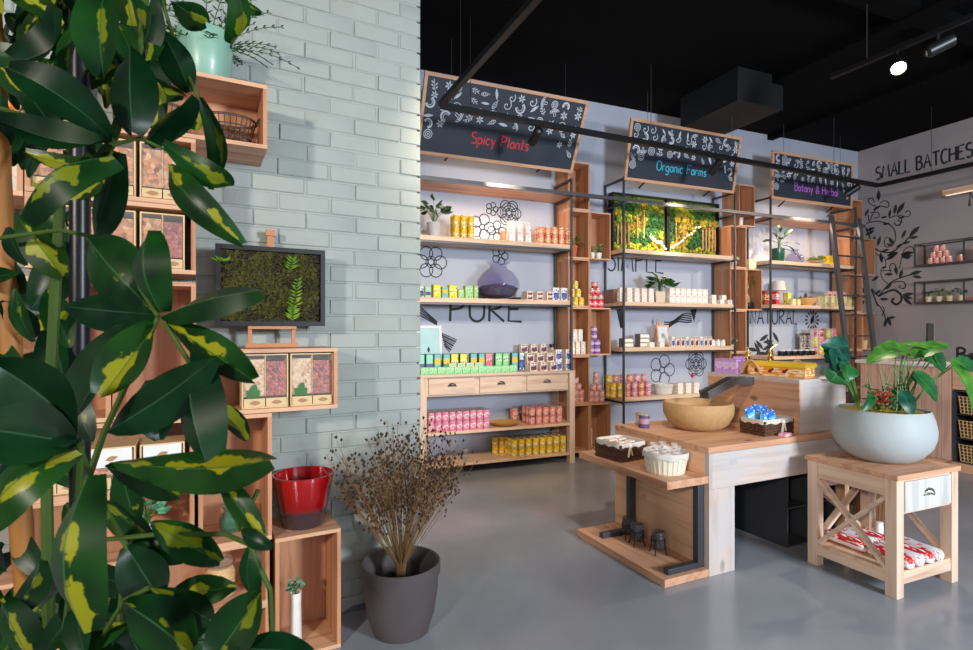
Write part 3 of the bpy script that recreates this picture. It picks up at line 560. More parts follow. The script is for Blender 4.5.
# crates on the brick wall
uR = -.72
K = [('h', -.72, 2.382, 'wall crate holding wire baskets under the mint green plant pot'), ('h', uR - .29, 2.086, 'wall crate with nut dispensers just below the wire basket crate'), ('h', uR - .29, 1.791, 'wall crate with dispensers, second below the wire baskets'),
     ('v', uR - .15, 1.175, 'tall empty crate left of the moss picture'), ('v', uR - .455, 1.175, 'tall crate left of the empty one, behind the big leaves'), ('h', -.40, 1.17, 'wall crate with two bean dispensers under the moss picture'),
     ('v', -.56, .585, 'upright crate holding the small green glass vase'), ('h', uR - .295, .877, 'wall crate with white front dispensers left of the glass vase crate'), ('h', uR - .295, .583, 'wall crate with a small leafy plant left of the glass vase'),
     ('h', -.71, .291, 'low crate holding the storage jar'), ('h', -.71, .0, 'floor level crate under the storage jar'), ('v', -.245, .0, 'crate on the floor with the tall white vase, under the red pot'),
     ('h', uR - .875, 2.36, 'crate at the far upper left with orange packs'), ('h', uR - .875, 2.065, 'crate at the far left upper middle'), ('h', uR - .875, 1.46, 'crate at the far left middle'), ('h', uR - .88, .877, 'crate at the far left below the middle'), ('h', -1.30, .291, 'crate at the far left near the floor'), ('h', -1.30, .0, 'floor crate at the far left')]
for k_, u, z, lb in K: crate(k_, FK, u, z + .0, lb, v=.006)
def cratez(z): return z + .0185
# ================================================================== PRODUCTS (meshes shared by their copies)
LID = plain('tin_lid', srgb(200, 196, 190), .3, .7, .05)
def can(name, r, h, mat, lid=LID):
    mb = MB(); mb.lathe([(r * .96, 0), (r, .004), (r, h - .006)], 18, 0); mb.lathe([(r * 1.02, h - .006), (r * 1.03, h - .001), (r * .9, h)], 18, 1); return mb.mesh(name, [mat, lid])
def bx(name, w, d, h, mat, side=None):
    mb = MB(); e = .0015; mb.box(-w / 2, w / 2, -d / 2, d / 2, 0, h, 0); mb.box(-w / 2 + .006, w / 2 - .006, -d / 2 - .0008, -d / 2, .006, h - .006, 1); return mb.mesh(name, [side or mat, mat])
def bottle(name, r, h, mat, cap, neck=.35):
    mb = MB(); mb.lathe([(r * .9, 0), (r, .006), (r, h * .58), (r * .85, h * .68), (r * neck, h * .76), (r * neck, h * .86)], 16, 0); mb.lathe([(r * neck * 1.3, h * .86), (r * neck * 1.3, h * .99), (r * neck, h)], 12, 1); return mb.mesh(name, [mat, cap])
def jar(name, r, h, mat, lid):
    mb = MB(); mb.lathe([(r * .9, 0), (r, .008), (r, h * .75), (r * .85, h * .82)], 16, 0); mb.lathe([(r * .92, h * .82), (r * .94, h * .98), (r * .8, h)], 16, 1); return mb.mesh(name, [mat, lid])
def rowpx(me, name, label, cat, group, fr, pxs, v, z, ranks=1, dv=.08, layers=1, h=.1, jit=.0, rot=0, du=0):
    """a row of copies at real shelf positions; ranks go back towards the wall, layers are stacked"""
    for k in range(layers):
        for q in range(ranks):
            for px in pxs:
                u = px
                inst(me, name, label, cat, fr, u + rnd.uniform(-jit, jit), v - q * dv, z + k * (h + .0006), rot + rnd.uniform(-.06, .06) * (jit > 0), group)
def span(a, b, n): return [a + (b - a) * i / (n - 1) for i in range(n)] if n > 1 else [(a + b) / 2]
def us(fr, pa, pb, v, n): a, b = fr.on(pa, HY, v)[0], fr.on(pb, HY, v)[0]; return span(a, b, n)
rnd.seed(5)
Y1, Y2 = srgb(248, 206, 40), srgb(250, 235, 170); PK = srgb(226, 92, 140); WHT = srgb(244, 240, 236)
mYel = pack('yellow_tin', Y1, Y2, srgb(190, 140, 30), 6, .1, .45, .55); mPink = pack('pink_tin', srgb(238, 170, 190), srgb(246, 222, 226), PK, 7, .2, .7, .5); mOr = pack('orange_tin', srgb(240, 160, 110), srgb(250, 214, 170), srgb(220, 100, 80), 6, .2, .7, .52)
mPeach = pack('peach_tin', srgb(236, 160, 140), srgb(244, 200, 190), srgb(214, 110, 100), 6, .2, .7, .5); mRedW = pack('red_tin', srgb(220, 60, 70), srgb(246, 214, 210), srgb(200, 40, 60), 5, .4, .8, .55)
mViol = pack('violet_tin', srgb(120, 100, 180), srgb(230, 216, 240), srgb(214, 90, 130), 5, .3, .7, .58); mWhite = pack('white_pack', WHT, srgb(250, 232, 226), srgb(214, 150, 150), 6, .3, .7, .6)
mGreenB = pack('green_box', srgb(150, 214, 150), srgb(196, 236, 190), srgb(60, 150, 90), 4, .55, .8, .62); mYelB = pack('yellow_box', srgb(250, 226, 60), srgb(250, 240, 150), srgb(150, 130, 30), 5, .3, .7, .58)
mTealB = pack('teal_box', srgb(104, 190, 200), srgb(246, 190, 40), None, 4, .45, .75); mTeal2 = pack('aqua_box', srgb(150, 214, 196), srgb(84, 76, 150), None, 4, .2, .5); mPinkB = pack('pink_box', srgb(250, 140, 150), srgb(236, 90, 130), srgb(250, 200, 200), 4, .25, .75, .6)
mBlueB = pack('blue_white_box', srgb(236, 240, 250), srgb(90, 110, 190), srgb(60, 60, 130), 5, .15, .6, .5); mMaroon = pack('white_maroon_box', srgb(246, 230, 232), srgb(130, 50, 70), srgb(90, 30, 60), 6, .15, .55, .48)
mLila = pack('lilac_box', srgb(196, 150, 220), srgb(222, 190, 236), srgb(170, 120, 200), 4, .3, .8, .6); mCream = pack('cream_box', srgb(244, 232, 214), srgb(250, 246, 238), srgb(200, 170, 140), 6, .3, .6, .6)
mDark = pack('brown_box', srgb(120, 70, 50), srgb(226, 196, 160), srgb(190, 60, 40), 6, .3, .7, .5); mOrB = pack('orange_box', srgb(250, 150, 30), srgb(252, 190, 60), srgb(230, 100, 20), 4, .3, .7, .55)
mSal = pack('salmon_tin', srgb(240, 190, 180), srgb(250, 226, 214), srgb(224, 120, 120), 6, .3, .7, .5)
cY = can('can', .036, .125, mYel); cYs = can('can', .036, .10, mYel); cO = can('can', .034, .10, mOr); cP = can('can', .037, .105, mPink); cPe = can('can', .037, .11, mPeach); cRd = can('tin', .04, .08, mRedW); cV = can('tin', .042, .085, mViol, LID); cS = can('tin', .036, .075, mSal)
# --- first unit, upper shelf (z 2.55)
SZ1 = 2.5505
rowpx(cY, 'can', 'yellow tin beside the grey pot, upper left shelf', 'can', 'yellow tins on the upper left shelf', FB, us(FB, 456, 471, .33, 3), .33, SZ1, 2, .09, 2, .125)
tallw = bx('carton', .07, .07, .24, mWhite); 
for i, u in enumerate(us(FB, 511, 527, .30, 3)): inst(tallw, 'carton', ['left', 'middle', 'right'][i] + ' one of three bright white cartons under the shelf light', 'carton', FB, u, .30, SZ1, 0, 'white cartons on the upper left shelf')
inst(can('jar', .032, .12, plain('orange_candle', srgb(240, 150, 110), .4)), 'jar', 'small orange jar left of the bright white cartons', 'jar', FB, FB.on(503, 300, .33)[0], .33, SZ1)
rowpx(cO, 'can', 'orange tin on the upper left shelf', 'can', 'orange tins on the upper left shelf', FB, us(FB, 541, 568, .33, 5), .33, SZ1, 2, .08, 2, .10)
# --- first unit, middle shelf (z 1.895)
SZ2 = 1.8955
for i, (px, mt, w, h, lb) in enumerate([(420, mBlueB, .07, .12, 'blue and white box at the left end of the shelf above PURE'), (427, mTeal2, .07, .12, 'aqua box with violet print beside the blue and white one'), (436, mYelB, .09, .14, 'yellow box with dark print, third from the left above PURE'), (444, mTealB, .07, .12, 'teal box between two yellow boxes above PURE'), (452, mYelB, .10, .14, 'larger yellow box right of the teal one above PURE'), (460, mGreenB, .07, .10, 'short green box right of the large yellow one'), (468, mGreenB, .10, .14, 'light green box next to the violet glass jar, left one'), (475, mGreenB, .05, .14, 'slim light green box touching the violet glass jar')]):
    inst(bx('tea_box', w, .05, h, mt, plain('box_side', [x * .8 for x in srgb(200, 200, 120)], .6)), 'tea_box', lb, 'box', FB, FB.on(px, 300, .33)[0], .33, SZ2, .25)
rowpx(bx('soap_box', .075, .06, .05, mMaroon, mCream), 'soap_box', 'maroon printed box right of the violet glass jar', 'box', 'small maroon printed boxes above PURE', FB, us(FB, 529, 549, .33, 3), .33, SZ2, 2, .07, 2, .05)
for i, px in enumerate((555, 563)): inst(bx('tea_box', .085, .06, .15, mBlueB, mCream), 'tea_box', ['left', 'right'][i] + ' one of two white boxes with blue print at the right end above PURE', 'box', FB, FB.on(px, 300, .33)[0], .33, SZ2)
# violet glass jar terrarium
t = thing('glass_terrarium', 'big round violet glass jar with moss inside on the shelf above PURE', 'terrarium', FB, FB.on(498, 290, .27)[0], .275, SZ2); t.scale = (1.22, 1.1, 1.28)
MB().lathe([(.10, 0), (.17, .03), (.205, .10), (.20, .17), (.15, .24), (.09, .275), (.075, .30), (.11, .325), (.115, .335), (.108, .335), (.068, .302), (.083, .272), (.14, .235), (.19, .168), (.195, .10), (.16, .038), (.09, .012)], 40).obj('vessel', VIOLET, t)
MB().lathe([(.09, .014), (.155, .04), (.188, .10), (.15, .12), (.05, .14), (.01, .145)], 24).obj('moss', speckle('terrarium_moss', [srgb(30, 60, 24), srgb(70, 110, 40), srgb(120, 60, 60)], 60, dist=.01), t)
# --- table top (z 1.08)
SZ3 = 1.0805
seq = [(421, mTeal2, .07), (429, mTeal2, .085), (437, mTealB, .08), (446, mTealB, .08), (454, mYelB, .09), (463, mYelB, .09), (473, mTealB, .08), (481, mTealB, .075), (488, mPinkB, .085), (498, mGreenB, .09), (505, mGreenB, .08), (514, mTealB, .08), (521, mBlueB, .07)]
ln = ['aqua box with violet print, left end of the table row', 'second aqua box with violet print', 'teal box with yellow label left of the yellow pair, outer', 'teal box with yellow label touching the yellow pair', 'left box of the yellow pair on the drawer table', 'right box of the yellow pair on the drawer table', 'teal box just right of the yellow pair', 'teal box left of the pink box', 'pink box on the drawer table', 'green box right of the pink box', 'second green box right of the pink box', 'yellow labelled box between green and blue', 'blue and white box ending the tea row']
for (px, mt, w), lb in zip(seq, ln): inst(bx('tea_box', w * .98, .05, .21, mt, plain('box_side', srgb(60, 110, 80), .6)), 'tea_box', lb, 'box', FB, FB.on(px, 340, .25)[0], .25, SZ3 + (0), 0)
gb = bx('soap_box', .088, .07, .075, mGreenB, mGreenB)
lows = us(FB, 424, 512, .39, 12)
for i, u in enumerate(lows): inst(gb, 'soap_box', 'low light green box in the front row on the drawer table', 'box', FB, u, .385, SZ3, 0, 'low green boxes on the drawer table')
for i, u in enumerate(us(FB, 452, 478, .39, 4)): inst(bx('soap_box', .085, .05, .035, mGreenB, mCream), 'soap_box', 'flat pale box lying on the front row of low green boxes', 'box', FB, u, .385, SZ3 + .0757, .1, 'flat pale boxes on the drawer table')
mb_ = bx('soap_box', .085, .06, .10, mMaroon, mCream)
for q, (v, n, lay) in enumerate(((.39, 4, 1), (.31, 4, 2), (.23, 4, 2), (.15, 4, 3))):
    for k in range(lay):
        for u in us(FB, 531, 551, .35, 3): inst(mb_, 'soap_box', 'maroon printed box piled on the drawer table', 'box', FB, u, v, SZ3 + k * .1006, 0, 'maroon printed boxes on the drawer table')
for u in us(FB, 558, 568, .35, 2):
    for k in (0, 1): inst(bx('soap_box', .085, .07, .12, mBlueB, mCream), 'soap_box', 'blue printed box ending the drawer table row', 'box', FB, u, .34, SZ3 + k * .1206, 0, 'blue printed boxes on the drawer table')
# framed print leaning at the left end
t = thing('framed_print', 'white framed pale blue print standing at the left end of the drawer table', 'picture', FB, FB.on(428.5, 340, .06)[0], .08, SZ3, 0); t.rotation_euler[0] = R(-5)
mb = MB(); W_, H_ = .31, .52; fw = .03
for a in ((-W_ / 2, W_ / 2, 0, fw), (-W_ / 2, W_ / 2, H_ - fw, H_)): mb.box(a[0], a[1], -.012, .012, a[2], a[3])
for a in (-W_ / 2, W_ / 2 - fw): mb.box(a, a + fw, -.012, .012, fw, H_ - fw)
mb.obj('frame', plain('white_frame', srgb(226, 224, 228), .5), t); MB().box(-W_ / 2 + fw, W_ / 2 - fw, -.004, .008, fw, H_ - fw).obj('print', plain('pale_blue_print', srgb(176, 214, 220), .6), t)
mb = MB(); mb.blade(0, .25, 1.57, .07, .03, -.0055); mb.ribbon([(-.03, .19), (.03, .19)], .01, -.0055); mb.obj('print_motif', INK, t)
# --- table lower shelves
rowpx(cP, 'can', 'pink tin on the shelf under the drawers', 'can', 'pink tins under the drawers', FB, us(FB, 431, 486, .40, 9), .40, .4705, 3, .085, 2, .105)
rowpx(cPe, 'can', 'peach tin right on the shelf under the drawers', 'can', 'peach tins under the drawers', FB, us(FB, 532, 559, .40, 5), .40, .4705, 3, .09, 2, .09)
rowpx(cYs, 'can', 'yellow tin on the lowest shelf of the drawer table', 'can', 'yellow tins on the lowest table shelf', FB, us(FB, 514, 563, .40, 8), .40, .1255, 3, .085, 2, .10)
rowpx(cYs, 'can', 'yellow tin far back on the lowest table shelf', 'can', 'yellow tins at the back of the lowest shelf', FB, us(FB, 495, 508, .2, 3), .2, .1255, 1, .085, 2, .10)
t = thing('wooden_platter', 'round wooden platter between the pink and the peach tins', 'platter', FB, FB.on(508, 430, .40)[0], .30, .4705); MB().lathe([(.08, 0), (.12, .008), (.165, .035), (.17, .042), (.16, .04), (.11, .018), (.02, .014)], 32).obj('platter', plain('golden_wood', srgb(214, 160, 80), .5), t)
o = inst(jar('jar', .035, .13, GLASS, LID), 'jar', 'small glass jar at the left of the lowest table shelf', 'jar', FB, FB.on(465, 460, .35)[0], .35, .1255)
o = inst(can('candle', .05, .16, mPeach), 'candle', 'tall salmon candle left of the peach tins', 'candle', FB, FB.on(508, 420, .40)[0] + .21, .12, .4705)
# --- stacks in the crates between units 1 and 2
def cpile(me, nm_, lab, cat, grp, uc, z, h, n=(3, 2), v=.22, du=.085, ranks=1):
    for k in range(len(n)):
        for i in range(n[k]):
            for q in range(ranks): inst(me, nm_, lab, cat, FB, uc + (i - (n[k] - 1) / 2) * du, v - q * .09, z + k * (h + .0006), 0, grp)
z_ = [a + .0185 for a in LV_]
cpile(cYs, 'tin', 'yellow tin in the left crate column', 'tin', 'yellow tins in the crates', .15, z_[3], .10, (3, 2, 1))
cpile(cRd, 'tin', 'red tin atop the middle staggered crate', 'tin', 'red tins on the middle crate', .44, LV_[3] - .0015, .08, (3, 3, 2, 1), .2)
cpile(cV, 'tin', 'violet tin in the middle staggered crate', 'tin', 'violet tins in a crate', .43, z_[2], .085, (2, 2, 1, 1), .2, .09)
cpile(cS, 'tin', 'salmon tin in the left crate column', 'tin', 'salmon tins in the left column', .15, z_[1], .075, (3, 3, 2, 1), .23, .08)
cpile(cS, 'tin', 'salmon tin atop the bottom staggered crate', 'tin', 'salmon tins on the bottom crate', .45, LV_[1] - .0015, .075, (3, 3, 2, 1, 1), .22, .08)
cpile(bx('carton', .06, .06, .15, mCream), 'carton', 'cream carton in the left crate column', 'carton', 'cream cartons in the left column', .17, z_[2], .15, (3, 2), .22, .075)
inst(bottle('bottle', .035, .34, WHITE, WHITE), 'bottle', 'tall white bottle in the bottom crate of the staggered column', 'bottle', FB, .40, .15, z_[0])
# small lidded dark lantern bottle in crate near unit one
inst(bottle('bottle', .06, .30, plain('lantern_glass', srgb(196, 176, 160), .3), BLACKPL, .4), 'bottle', 'pale bottle with black cap behind the first unit post', 'bottle', FB, -.12, .12, SZ3)
# potted plants ----------------------------------------------------
def pot(t, prof, mat, n=32): return MB().lathe(prof, n).obj('pot', mat, t)
def bushy(t, n, z0, spread, height, ll, lw, mat, seed=1, name='leaves', stem=STEMG, shape='lance', lift=.2, hang=0.0):
    r_ = random.Random(seed); mb = MB(); ms = MB()
    for i in range(n):
        a = i * 2.4 + r_.uniform(-.3, .3); q = r_.uniform(.25, 1); rad = spread * q; zz = z0 + height * (1 - .5 * q) * r_.uniform(.6, 1) - hang * q * r_.random()
        p = Vector((rad * math.cos(a), rad * math.sin(a), zz)); d = Vector((math.cos(a), math.sin(a), lift + r_.uniform(-.5, .4))).normalized()
        l = ll * r_.uniform(.7, 1.15); mb.leaf(p, p + d * l, lw * r_.uniform(.8, 1.1), (r_.uniform(-.5, .5), -.9, r_.uniform(.2, .9)), 0, -.1, .12, 5, shape)
        ms.tube([(0, 0, z0 - .01), (p.x * .4, p.y * .4, z0 + (zz - z0) * .7), p], .0022, 5)
    mb.obj(name, mat, t); ms.obj('stems', stem, t)
t = thing('potted_plant', 'leafy plant in a grey pot at the left end of the upper shelf', 'plant', FB, FB.on(434, 230, .25)[0], .25, SZ1)
pot(t, [(.055, 0), (.075, .15), (.08, .165), (.07, .165), (.06, .14), (.01, .138)], plain('grey_pot', srgb(190, 188, 190), .6)); bushy(t, 22, .15, .12, .32, .12, .07, DGREEN, 4, shape='heart')
t = thing('potted_plant', 'green plant in a terracotta pot in the upper left crate column', 'plant', FB, .13, .19, z_[4])
pot(t, [(.04, 0), (.058, .12), (.064, .12), (.064, .145), (.05, .145), (.045, .11), (.01, .11)], TERRA, 24); bushy(t, 12, .12, .04, .16, .13, .022, GREEN, 6)
for i, u in enumerate((.40, .50)):
    t = thing('potted_plant', ['left', 'right'][i] + ' tiny plant in a white pot in the top crate of the staggered column', 'plant', FB, u, .2, z_[4]); pot(t, [(.03, 0), (.042, .08), (.036, .08), (.02, .07)], WHITE, 20); bushy(t, 14, .07, .03, .12, .05, .02, plain('sage_leaf', srgb(130, 140, 90), .7), 8 + i)
# --- middle unit
SM = 1.9005; white_b = bx('carton', .09, .07, .085, mWhite, mCream); white_s = bx('carton', .075, .06, .06, mWhite, mCream)
for q, v in enumerate((.36, .27)):
    for i, u in enumerate(us(FB, 621, 650, v, 5)):
        for k in range(2 if q == 0 else 3): inst(white_s, 'carton', 'small pale carton left of the square potted plant', 'carton', FB, u, v, SM + k * .0606, 0, 'small pale cartons left of the plant')
for i, u in enumerate(us(FB, 671, 704, .33, 7)): inst(bx('carton', .085, .09, .19, mWhite, mCream), 'carton', 'tall bright white carton in the block right of the plant', 'carton', FB, u, .31, SM, 0, 'tall white cartons right of the plant')
for k in range(2):
    for i, u in enumerate(us(FB, 712, 728 - k * 6, .33, 3 - k)): inst(white_s, 'carton', 'small pale carton right of the tall white ones', 'carton', FB, u, .34, SM + k * .0606, 0, 'small pale cartons right end')
inst(bx('basket_box', .14, .2, .16, plain('brown_card', srgb(150, 110, 96), .8)), 'cardboard_box', 'brown cardboard box at the left end of the middle shelf', 'box', FB, FB.on(613.5, 300, .16)[0], .16, SM)
t = thing('potted_plant', 'leafy plant in a cream square pot among white cartons', 'plant', FB, FB.on(661, 300, .36)[0], .335, SM); t.rotation_euler[2] += .3
MB().lathe([(.075, 0), (.085, .14), (.075, .14), (.07, .12), (.01, .12)], 4).obj('pot', plain('cream_pot', srgb(226, 204, 180), .6), t); bushy(t, 30, .13, .12, .24, .13, .075, GREEN, 11, shape='heart'); bushy(t, 6, .2, .05, .2, .08, .04, plain('pale_flower', srgb(236, 200, 180), .5), 12, name='flowers')
SL = 1.3355
for i, u in enumerate(us(FB, 631, 640, .33, 2)): 
    for k in range(3): inst(bx('carton', .15, .1, .055, mCream, plain('grey_carton', srgb(120, 110, 116), .6)), 'carton', 'flat white box left of the small wooden frame', 'box', FB, u + (.06 if i else -.05), .30, SL + k * .0556, 0, 'flat white boxes on the middle unit') if not (i == 0 and k == 2) else None
for i, u in enumerate(us(FB, 651, 661, .38, 2)): inst(white_s, 'carton', 'small cream carton in front of the wooden frame', 'carton', FB, u, .37, SL, 0, 'cream cartons by the frame')
for k in range(2):
    for i, u in enumerate(us(FB, 671 + 12 * k, 708, .34, 9 - 3 * k)): inst(bx('carton', .055, .05, .125 - k * 0, mMaroon if i % 3 else mBlueB, mCream), 'carton', 'slim printed carton right of the small wooden frame', 'carton', FB, u, .36 - k * .1, SL, 0, 'slim printed cartons on the middle unit')
for i, u in enumerate(us(FB, 712, 722, .34, 3)):
    inst(jar('cosmetic_jar', .034, .09, WHITE, LID), 'cosmetic_jar', 'white jar right of the slim printed cartons', 'jar', FB, u, .35, SL, 0, 'white jars on the middle unit')
t = thing('framed_print', 'small wooden frame with a pale picture leaning on the middle unit', 'picture', FB, FB.on(662, 335, .2)[0], .24, SL); t.rotation_euler[0] = R(-8); mb = MB()
mb.box(-.10, .10, -.01, .01, 0, .02); mb.box(-.10, .10, -.01, .01, .26, .28); mb.box(-.10, -.08, -.01, .01, .02, .26); mb.box(.08, .10, -.01, .01, .02, .26); mb.obj('frame', CRX, t); MB().box(-.08, .08, -.004, .006, .02, .26).obj('print', plain('pale_print', srgb(206, 216, 226), .6), t); mb = MB(); flower(mb, 0, .14, .03, 5, .006, y=-.0045); mb.obj('print_motif', INK, t)
t = thing('easel', 'wooden table easel behind the small framed picture', 'easel', FB, FB.on(657, 335, .1)[0], .12, SL); mb = MB(); mb.bar((-.09, .0, 0), (0, 0, .36), .018); mb.bar((.09, 0, 0), (0, 0, .36), .018); mb.obj('easel_frame', CRX, t)
S4 = .7205
mix = [mYel, mYel, mPeach, mPink, mOr, mPink, mPeach]
mixd = {'yellow': can('can', .035, .09, mYel), 'peach': can('can', .035, .09, mPeach), 'pink': can('can', .035, .09, mPink), 'orange': can('can', .035, .09, mOr)}
mixn = ['yellow', 'yellow', 'peach', 'pink', 'orange', 'pink', 'peach']
for q in range(2):
    for k in range(2 + q):
        for i, u in enumerate(us(FB, 612, 647, .34, 6)): cn = mixn[(i + q) % 7]; inst(mixd[cn], 'can', cn + ' tin on the lower shelf of the middle unit', 'can', FB, u, .36 - q * .09, S4 + k * .0906, 0, cn + ' tins on the lower shelf of the middle unit')
t = thing('white_basket', 'white lined basket on the lower shelf of the middle unit', 'basket', FB, FB.on(663, 390, .25)[0], .26, S4)
def oval_basket(t, a, b, h, mat, liner=None, weave=True, n=40):
    mb = MB(); rows = 7 if weave else 1
    for i in range(rows):
        f0 = .84 + .16 * i / rows; mb.lathe([(f0 * .99, i * h / rows), (f0 + .02, (i + .5) * h / rows), (f0 + .005, (i + 1) * h / rows)], n, 0, sx=a, sy=b) if False else None
    prof = [(.80, 0), (.84, .0)] + [(.84 + .16 * (i / (2.0 * rows)) + (.018 if i % 2 else 0), h * i / (2.0 * rows)) for i in range(2 * rows + 1)] + [(.97, h), (.82, .012), (.05, .010)]
    mb.lathe(prof, n, 0, sx=a, sy=b); mb.obj('basket_body', mat, t)
    if weave:
        ms = MB()
        for k in range(26):
            an = 2 * PI * k / 26; c_, s_ = math.cos(an), math.sin(an); ms.bar((a * .86 * c_, b * .86 * s_, .002), (a * 1.025 * c_, b * 1.025 * s_, h), .006, .004)
        ms.obj('stakes', mat, t)
    if liner:
        ml = MB(); vs = []; nn = 48
        pr = [(.80, .016), (.95, h), (1.03, h + .012), (1.07, h - .004), (1.06, h - .026)]
        for i, (f, z) in enumerate(pr):
            for k in range(nn): an = 2 * PI * k / nn; w_ = (1 + .02 * math.sin(an * 9) * (i > 2)); vs.append((a * f * w_ * math.cos(an), b * f * w_ * math.sin(an), z + (.006 * math.sin(an * 7) if i == 4 else 0)))
        ml.add(vs, [(i * nn + k, i * nn + (k + 1) % nn, (i + 1) * nn + (k + 1) % nn, (i + 1) * nn + k) for i in range(len(pr) - 1) for k in range(nn)]); ml.obj('liner', liner, t)
oval_basket(t, .13, .10, .12, plain('white_wicker', srgb(216, 208, 200), .8), CLOTH)
for k in range(3):
    for i, u in enumerate(us(FB, 678, 694, .3, 3)): inst(bx('carton', .085, .1, .045, mWhite, mCream), 'carton', 'flat white carton stacked right of the white basket', 'carton', FB, u, .30, S4 + k * .0456, 0, 'flat white cartons by the white basket')
# moss picture (two framed panels with trees, paths and stones)
MG = [speckle('reindeer_moss', [srgb(a, b, c), srgb(a * .7, b * .75, c * .7), srgb(min(255, a * 1.15), min(255, b * 1.1), c)], 45, .9, 1, .012) for a, b, c in ((74, 116, 36), (166, 170, 40), (40, 96, 46), (176, 150, 40), (106, 134, 40), (206, 128, 44))]
(ua, _), (ub, _) = FB.on(627, 230, .12), FB.on(728, 230, .12)
ua = .745; ub = 2.53; half = (ub - ua) / 2; stone = plain('white_pebble', srgb(236, 232, 220), .5); bark = plain('birch_bark', srgb(186, 140, 96), .7)
for sd in (0, 1):
    t = thing('moss_picture', '%s half of the big framed moss forest picture on the middle unit' % ['left', 'right'][sd], 'picture', FB, ua + sd * half + half / 2, .10, SZ1); W2 = half - .006; Hh = .76; r_ = random.Random(30 + sd)
    mb = MB(); f = .02
    mb.box(-W2 / 2, W2 / 2, -.05, .05, 0, f); mb.box(-W2 / 2, W2 / 2, -.05, .05, Hh - f, Hh); mb.box(-W2 / 2, -W2 / 2 + f, -.05, .05, f, Hh - f); mb.box(W2 / 2 - f, W2 / 2, -.05, .05, f, Hh - f); mb.obj('frame', BLACK, t)
    MB().box(-W2 / 2 + f, W2 / 2 - f, .0, .04, f, Hh - f).obj('backing', plain('moss_backing', srgb(60, 84, 30), .9), t)
    mb = MB(); 
    for i in range(380):
        x = r_.uniform(-W2 / 2 + .05, W2 / 2 - .05); z = r_.uniform(.05, Hh - .05); q = noise.noise(Vector((x * 3.5 + sd * 7, z * 3.5, 2)))
        edge = z < .12; kx = (1 if edge else (2 if q < -.16 else 0 if q < 0 else 4 if q < .12 else (1 if q < .28 else 3)))
        mb.ball((x, -.004, z), r_.uniform(.018, .036), kx, 6)
    mb.obj('moss', MG, t)
    xs = [-.36, -.30, -.25, -.19, -.05, .05] if sd == 0 else [-.30, -.18, .16, .22, .27, .33, .38]
    for x in xs:
        mb = MB(); z1 = r_.uniform(.40, .48) if abs(x) > .12 else r_.uniform(.52, .6); z0 = .1 if abs(x) > .12 else .2; mb.tube([(x, -.036, z0), (x + r_.uniform(-.01, .01), -.034, z1)], .010, 6)
        for _ in range(8): mb.ball((x + r_.uniform(-.035, .035), -.040, z1 + r_.uniform(-.02, .05)), r_.uniform(.022, .036), 2 if (sd == 0 or x > .2) and r_.random() > .2 else 1 if x < .2 else 3, 7)
        mb.obj('moss_tree', [bark, MG[3], MG[4], MG[5]], t)
    mb = MB()
    for i in range(34):
        s = i / 33; x, z = ((W2 / 2 - .04) - s * .25, .07 + s * .19 + .03 * math.sin(s * 6)) if sd == 0 else (-W2 / 2 + .04 + s * .55, .08 + s * .38)
        mb.ball((x + r_.uniform(-.012, .012), -.044, z + r_.uniform(-.02, .02)), r_.uniform(.009, .017), 0, 6)
    mb.obj('pebbles', stone, t)
    l = bpy.data.lights.new('picture_light', 'AREA'); l.shape = 'RECTANGLE'; l.size = .7; l.size_y = .03; l.energy = 5; l.color = (1, .9, .6)
# plants and pots in the crates between units 2 and 3
def tiny(label, u, v, z, potm, r, h, lm, seed, n=14, sp=.04, hh=.1, ll=.06, lw=.025, shape='lance', fr=FB, name='potted_plant'):
    t = thing(name, label, 'plant', fr, u, v, z); MB().lathe([(r * .75, 0), (r, h), (r * .88, h), (r * .7, h * .85), (.005, h * .85)], 24).obj('pot', potm, t); bushy(t, n, h * .9, sp, hh, ll, lw, lm, seed, shape=shape); return t
tiny('small plant in a white pot in the top crate left of the purple chalkboard', 2.86, .2, z_[5], WHITE, .045, .12, LGREEN, 40, 5, .02, .03, .03)
tiny('pale flowering plant in the crate right of the moss picture', 2.70, .24, z_[4], WHITE, .04, .07, plain('pale_leaf', srgb(196, 206, 170), .6), 41, 18, .06, .12, .05, .03)
tiny('small green plant in the stacked crates level with the wooden frame', 2.68, .24, z_[2], WHITE, .045, .09, plain('sea_green_leaf', srgb(130, 170, 140), .6), 42, 18, .05, .14, .05, .03)
inst(bx('tin_box', .14, .14, .14, pack('speckled_box', srgb(190, 200, 110), srgb(214, 220, 150), srgb(240, 244, 230), 6, .2, .8, .5)), 'gift_box', 'square yellow green box standing on the bonsai crate', 'box', FB, 3.02, .2, LV_[4] - .0015)
t = thing('bonsai', 'small bonsai with a curved trunk in a black pot inside a crate', 'plant', FB, 3.02, .18, z_[3]); pot(t, [(.06, 0), (.085, .03), (.09, .09), (.08, .10), (.07, .085), (.01, .085)], BLACKPL)
MB().tube([(0, 0, .08), (.03, 0, .14), (.0, 0, .2), (-.035, 0, .26), (.02, 0, .33), (.03, 0, .38)], [.018, .016, .014, .011, .009, .005], 8).obj('trunk', plain('pale_bark', srgb(214, 190, 150), .8), t)
mb = MB(); r_ = random.Random(3)
for c_, q, n in (((.03, 0, .40), .09, 130), ((.0, 0, .13), .07, 60), ((-.02, 0, .33), .05, 40)):
    for i in range(n):
        d = Vector((r_.gauss(0, 1), r_.gauss(0, .8), r_.gauss(0, .7))).normalized(); p = Vector(c_) + d * q * r_.uniform(.5, 1); mb.leaf(p, p + (d + Vector((0, 0, -.2))) * .028, .016, (0, 0, 1) if abs(d.z) < .8 else (1, 0, 0), 0, .1, .1, 2, 'lance')
mb.obj('foliage', LGREEN, t)
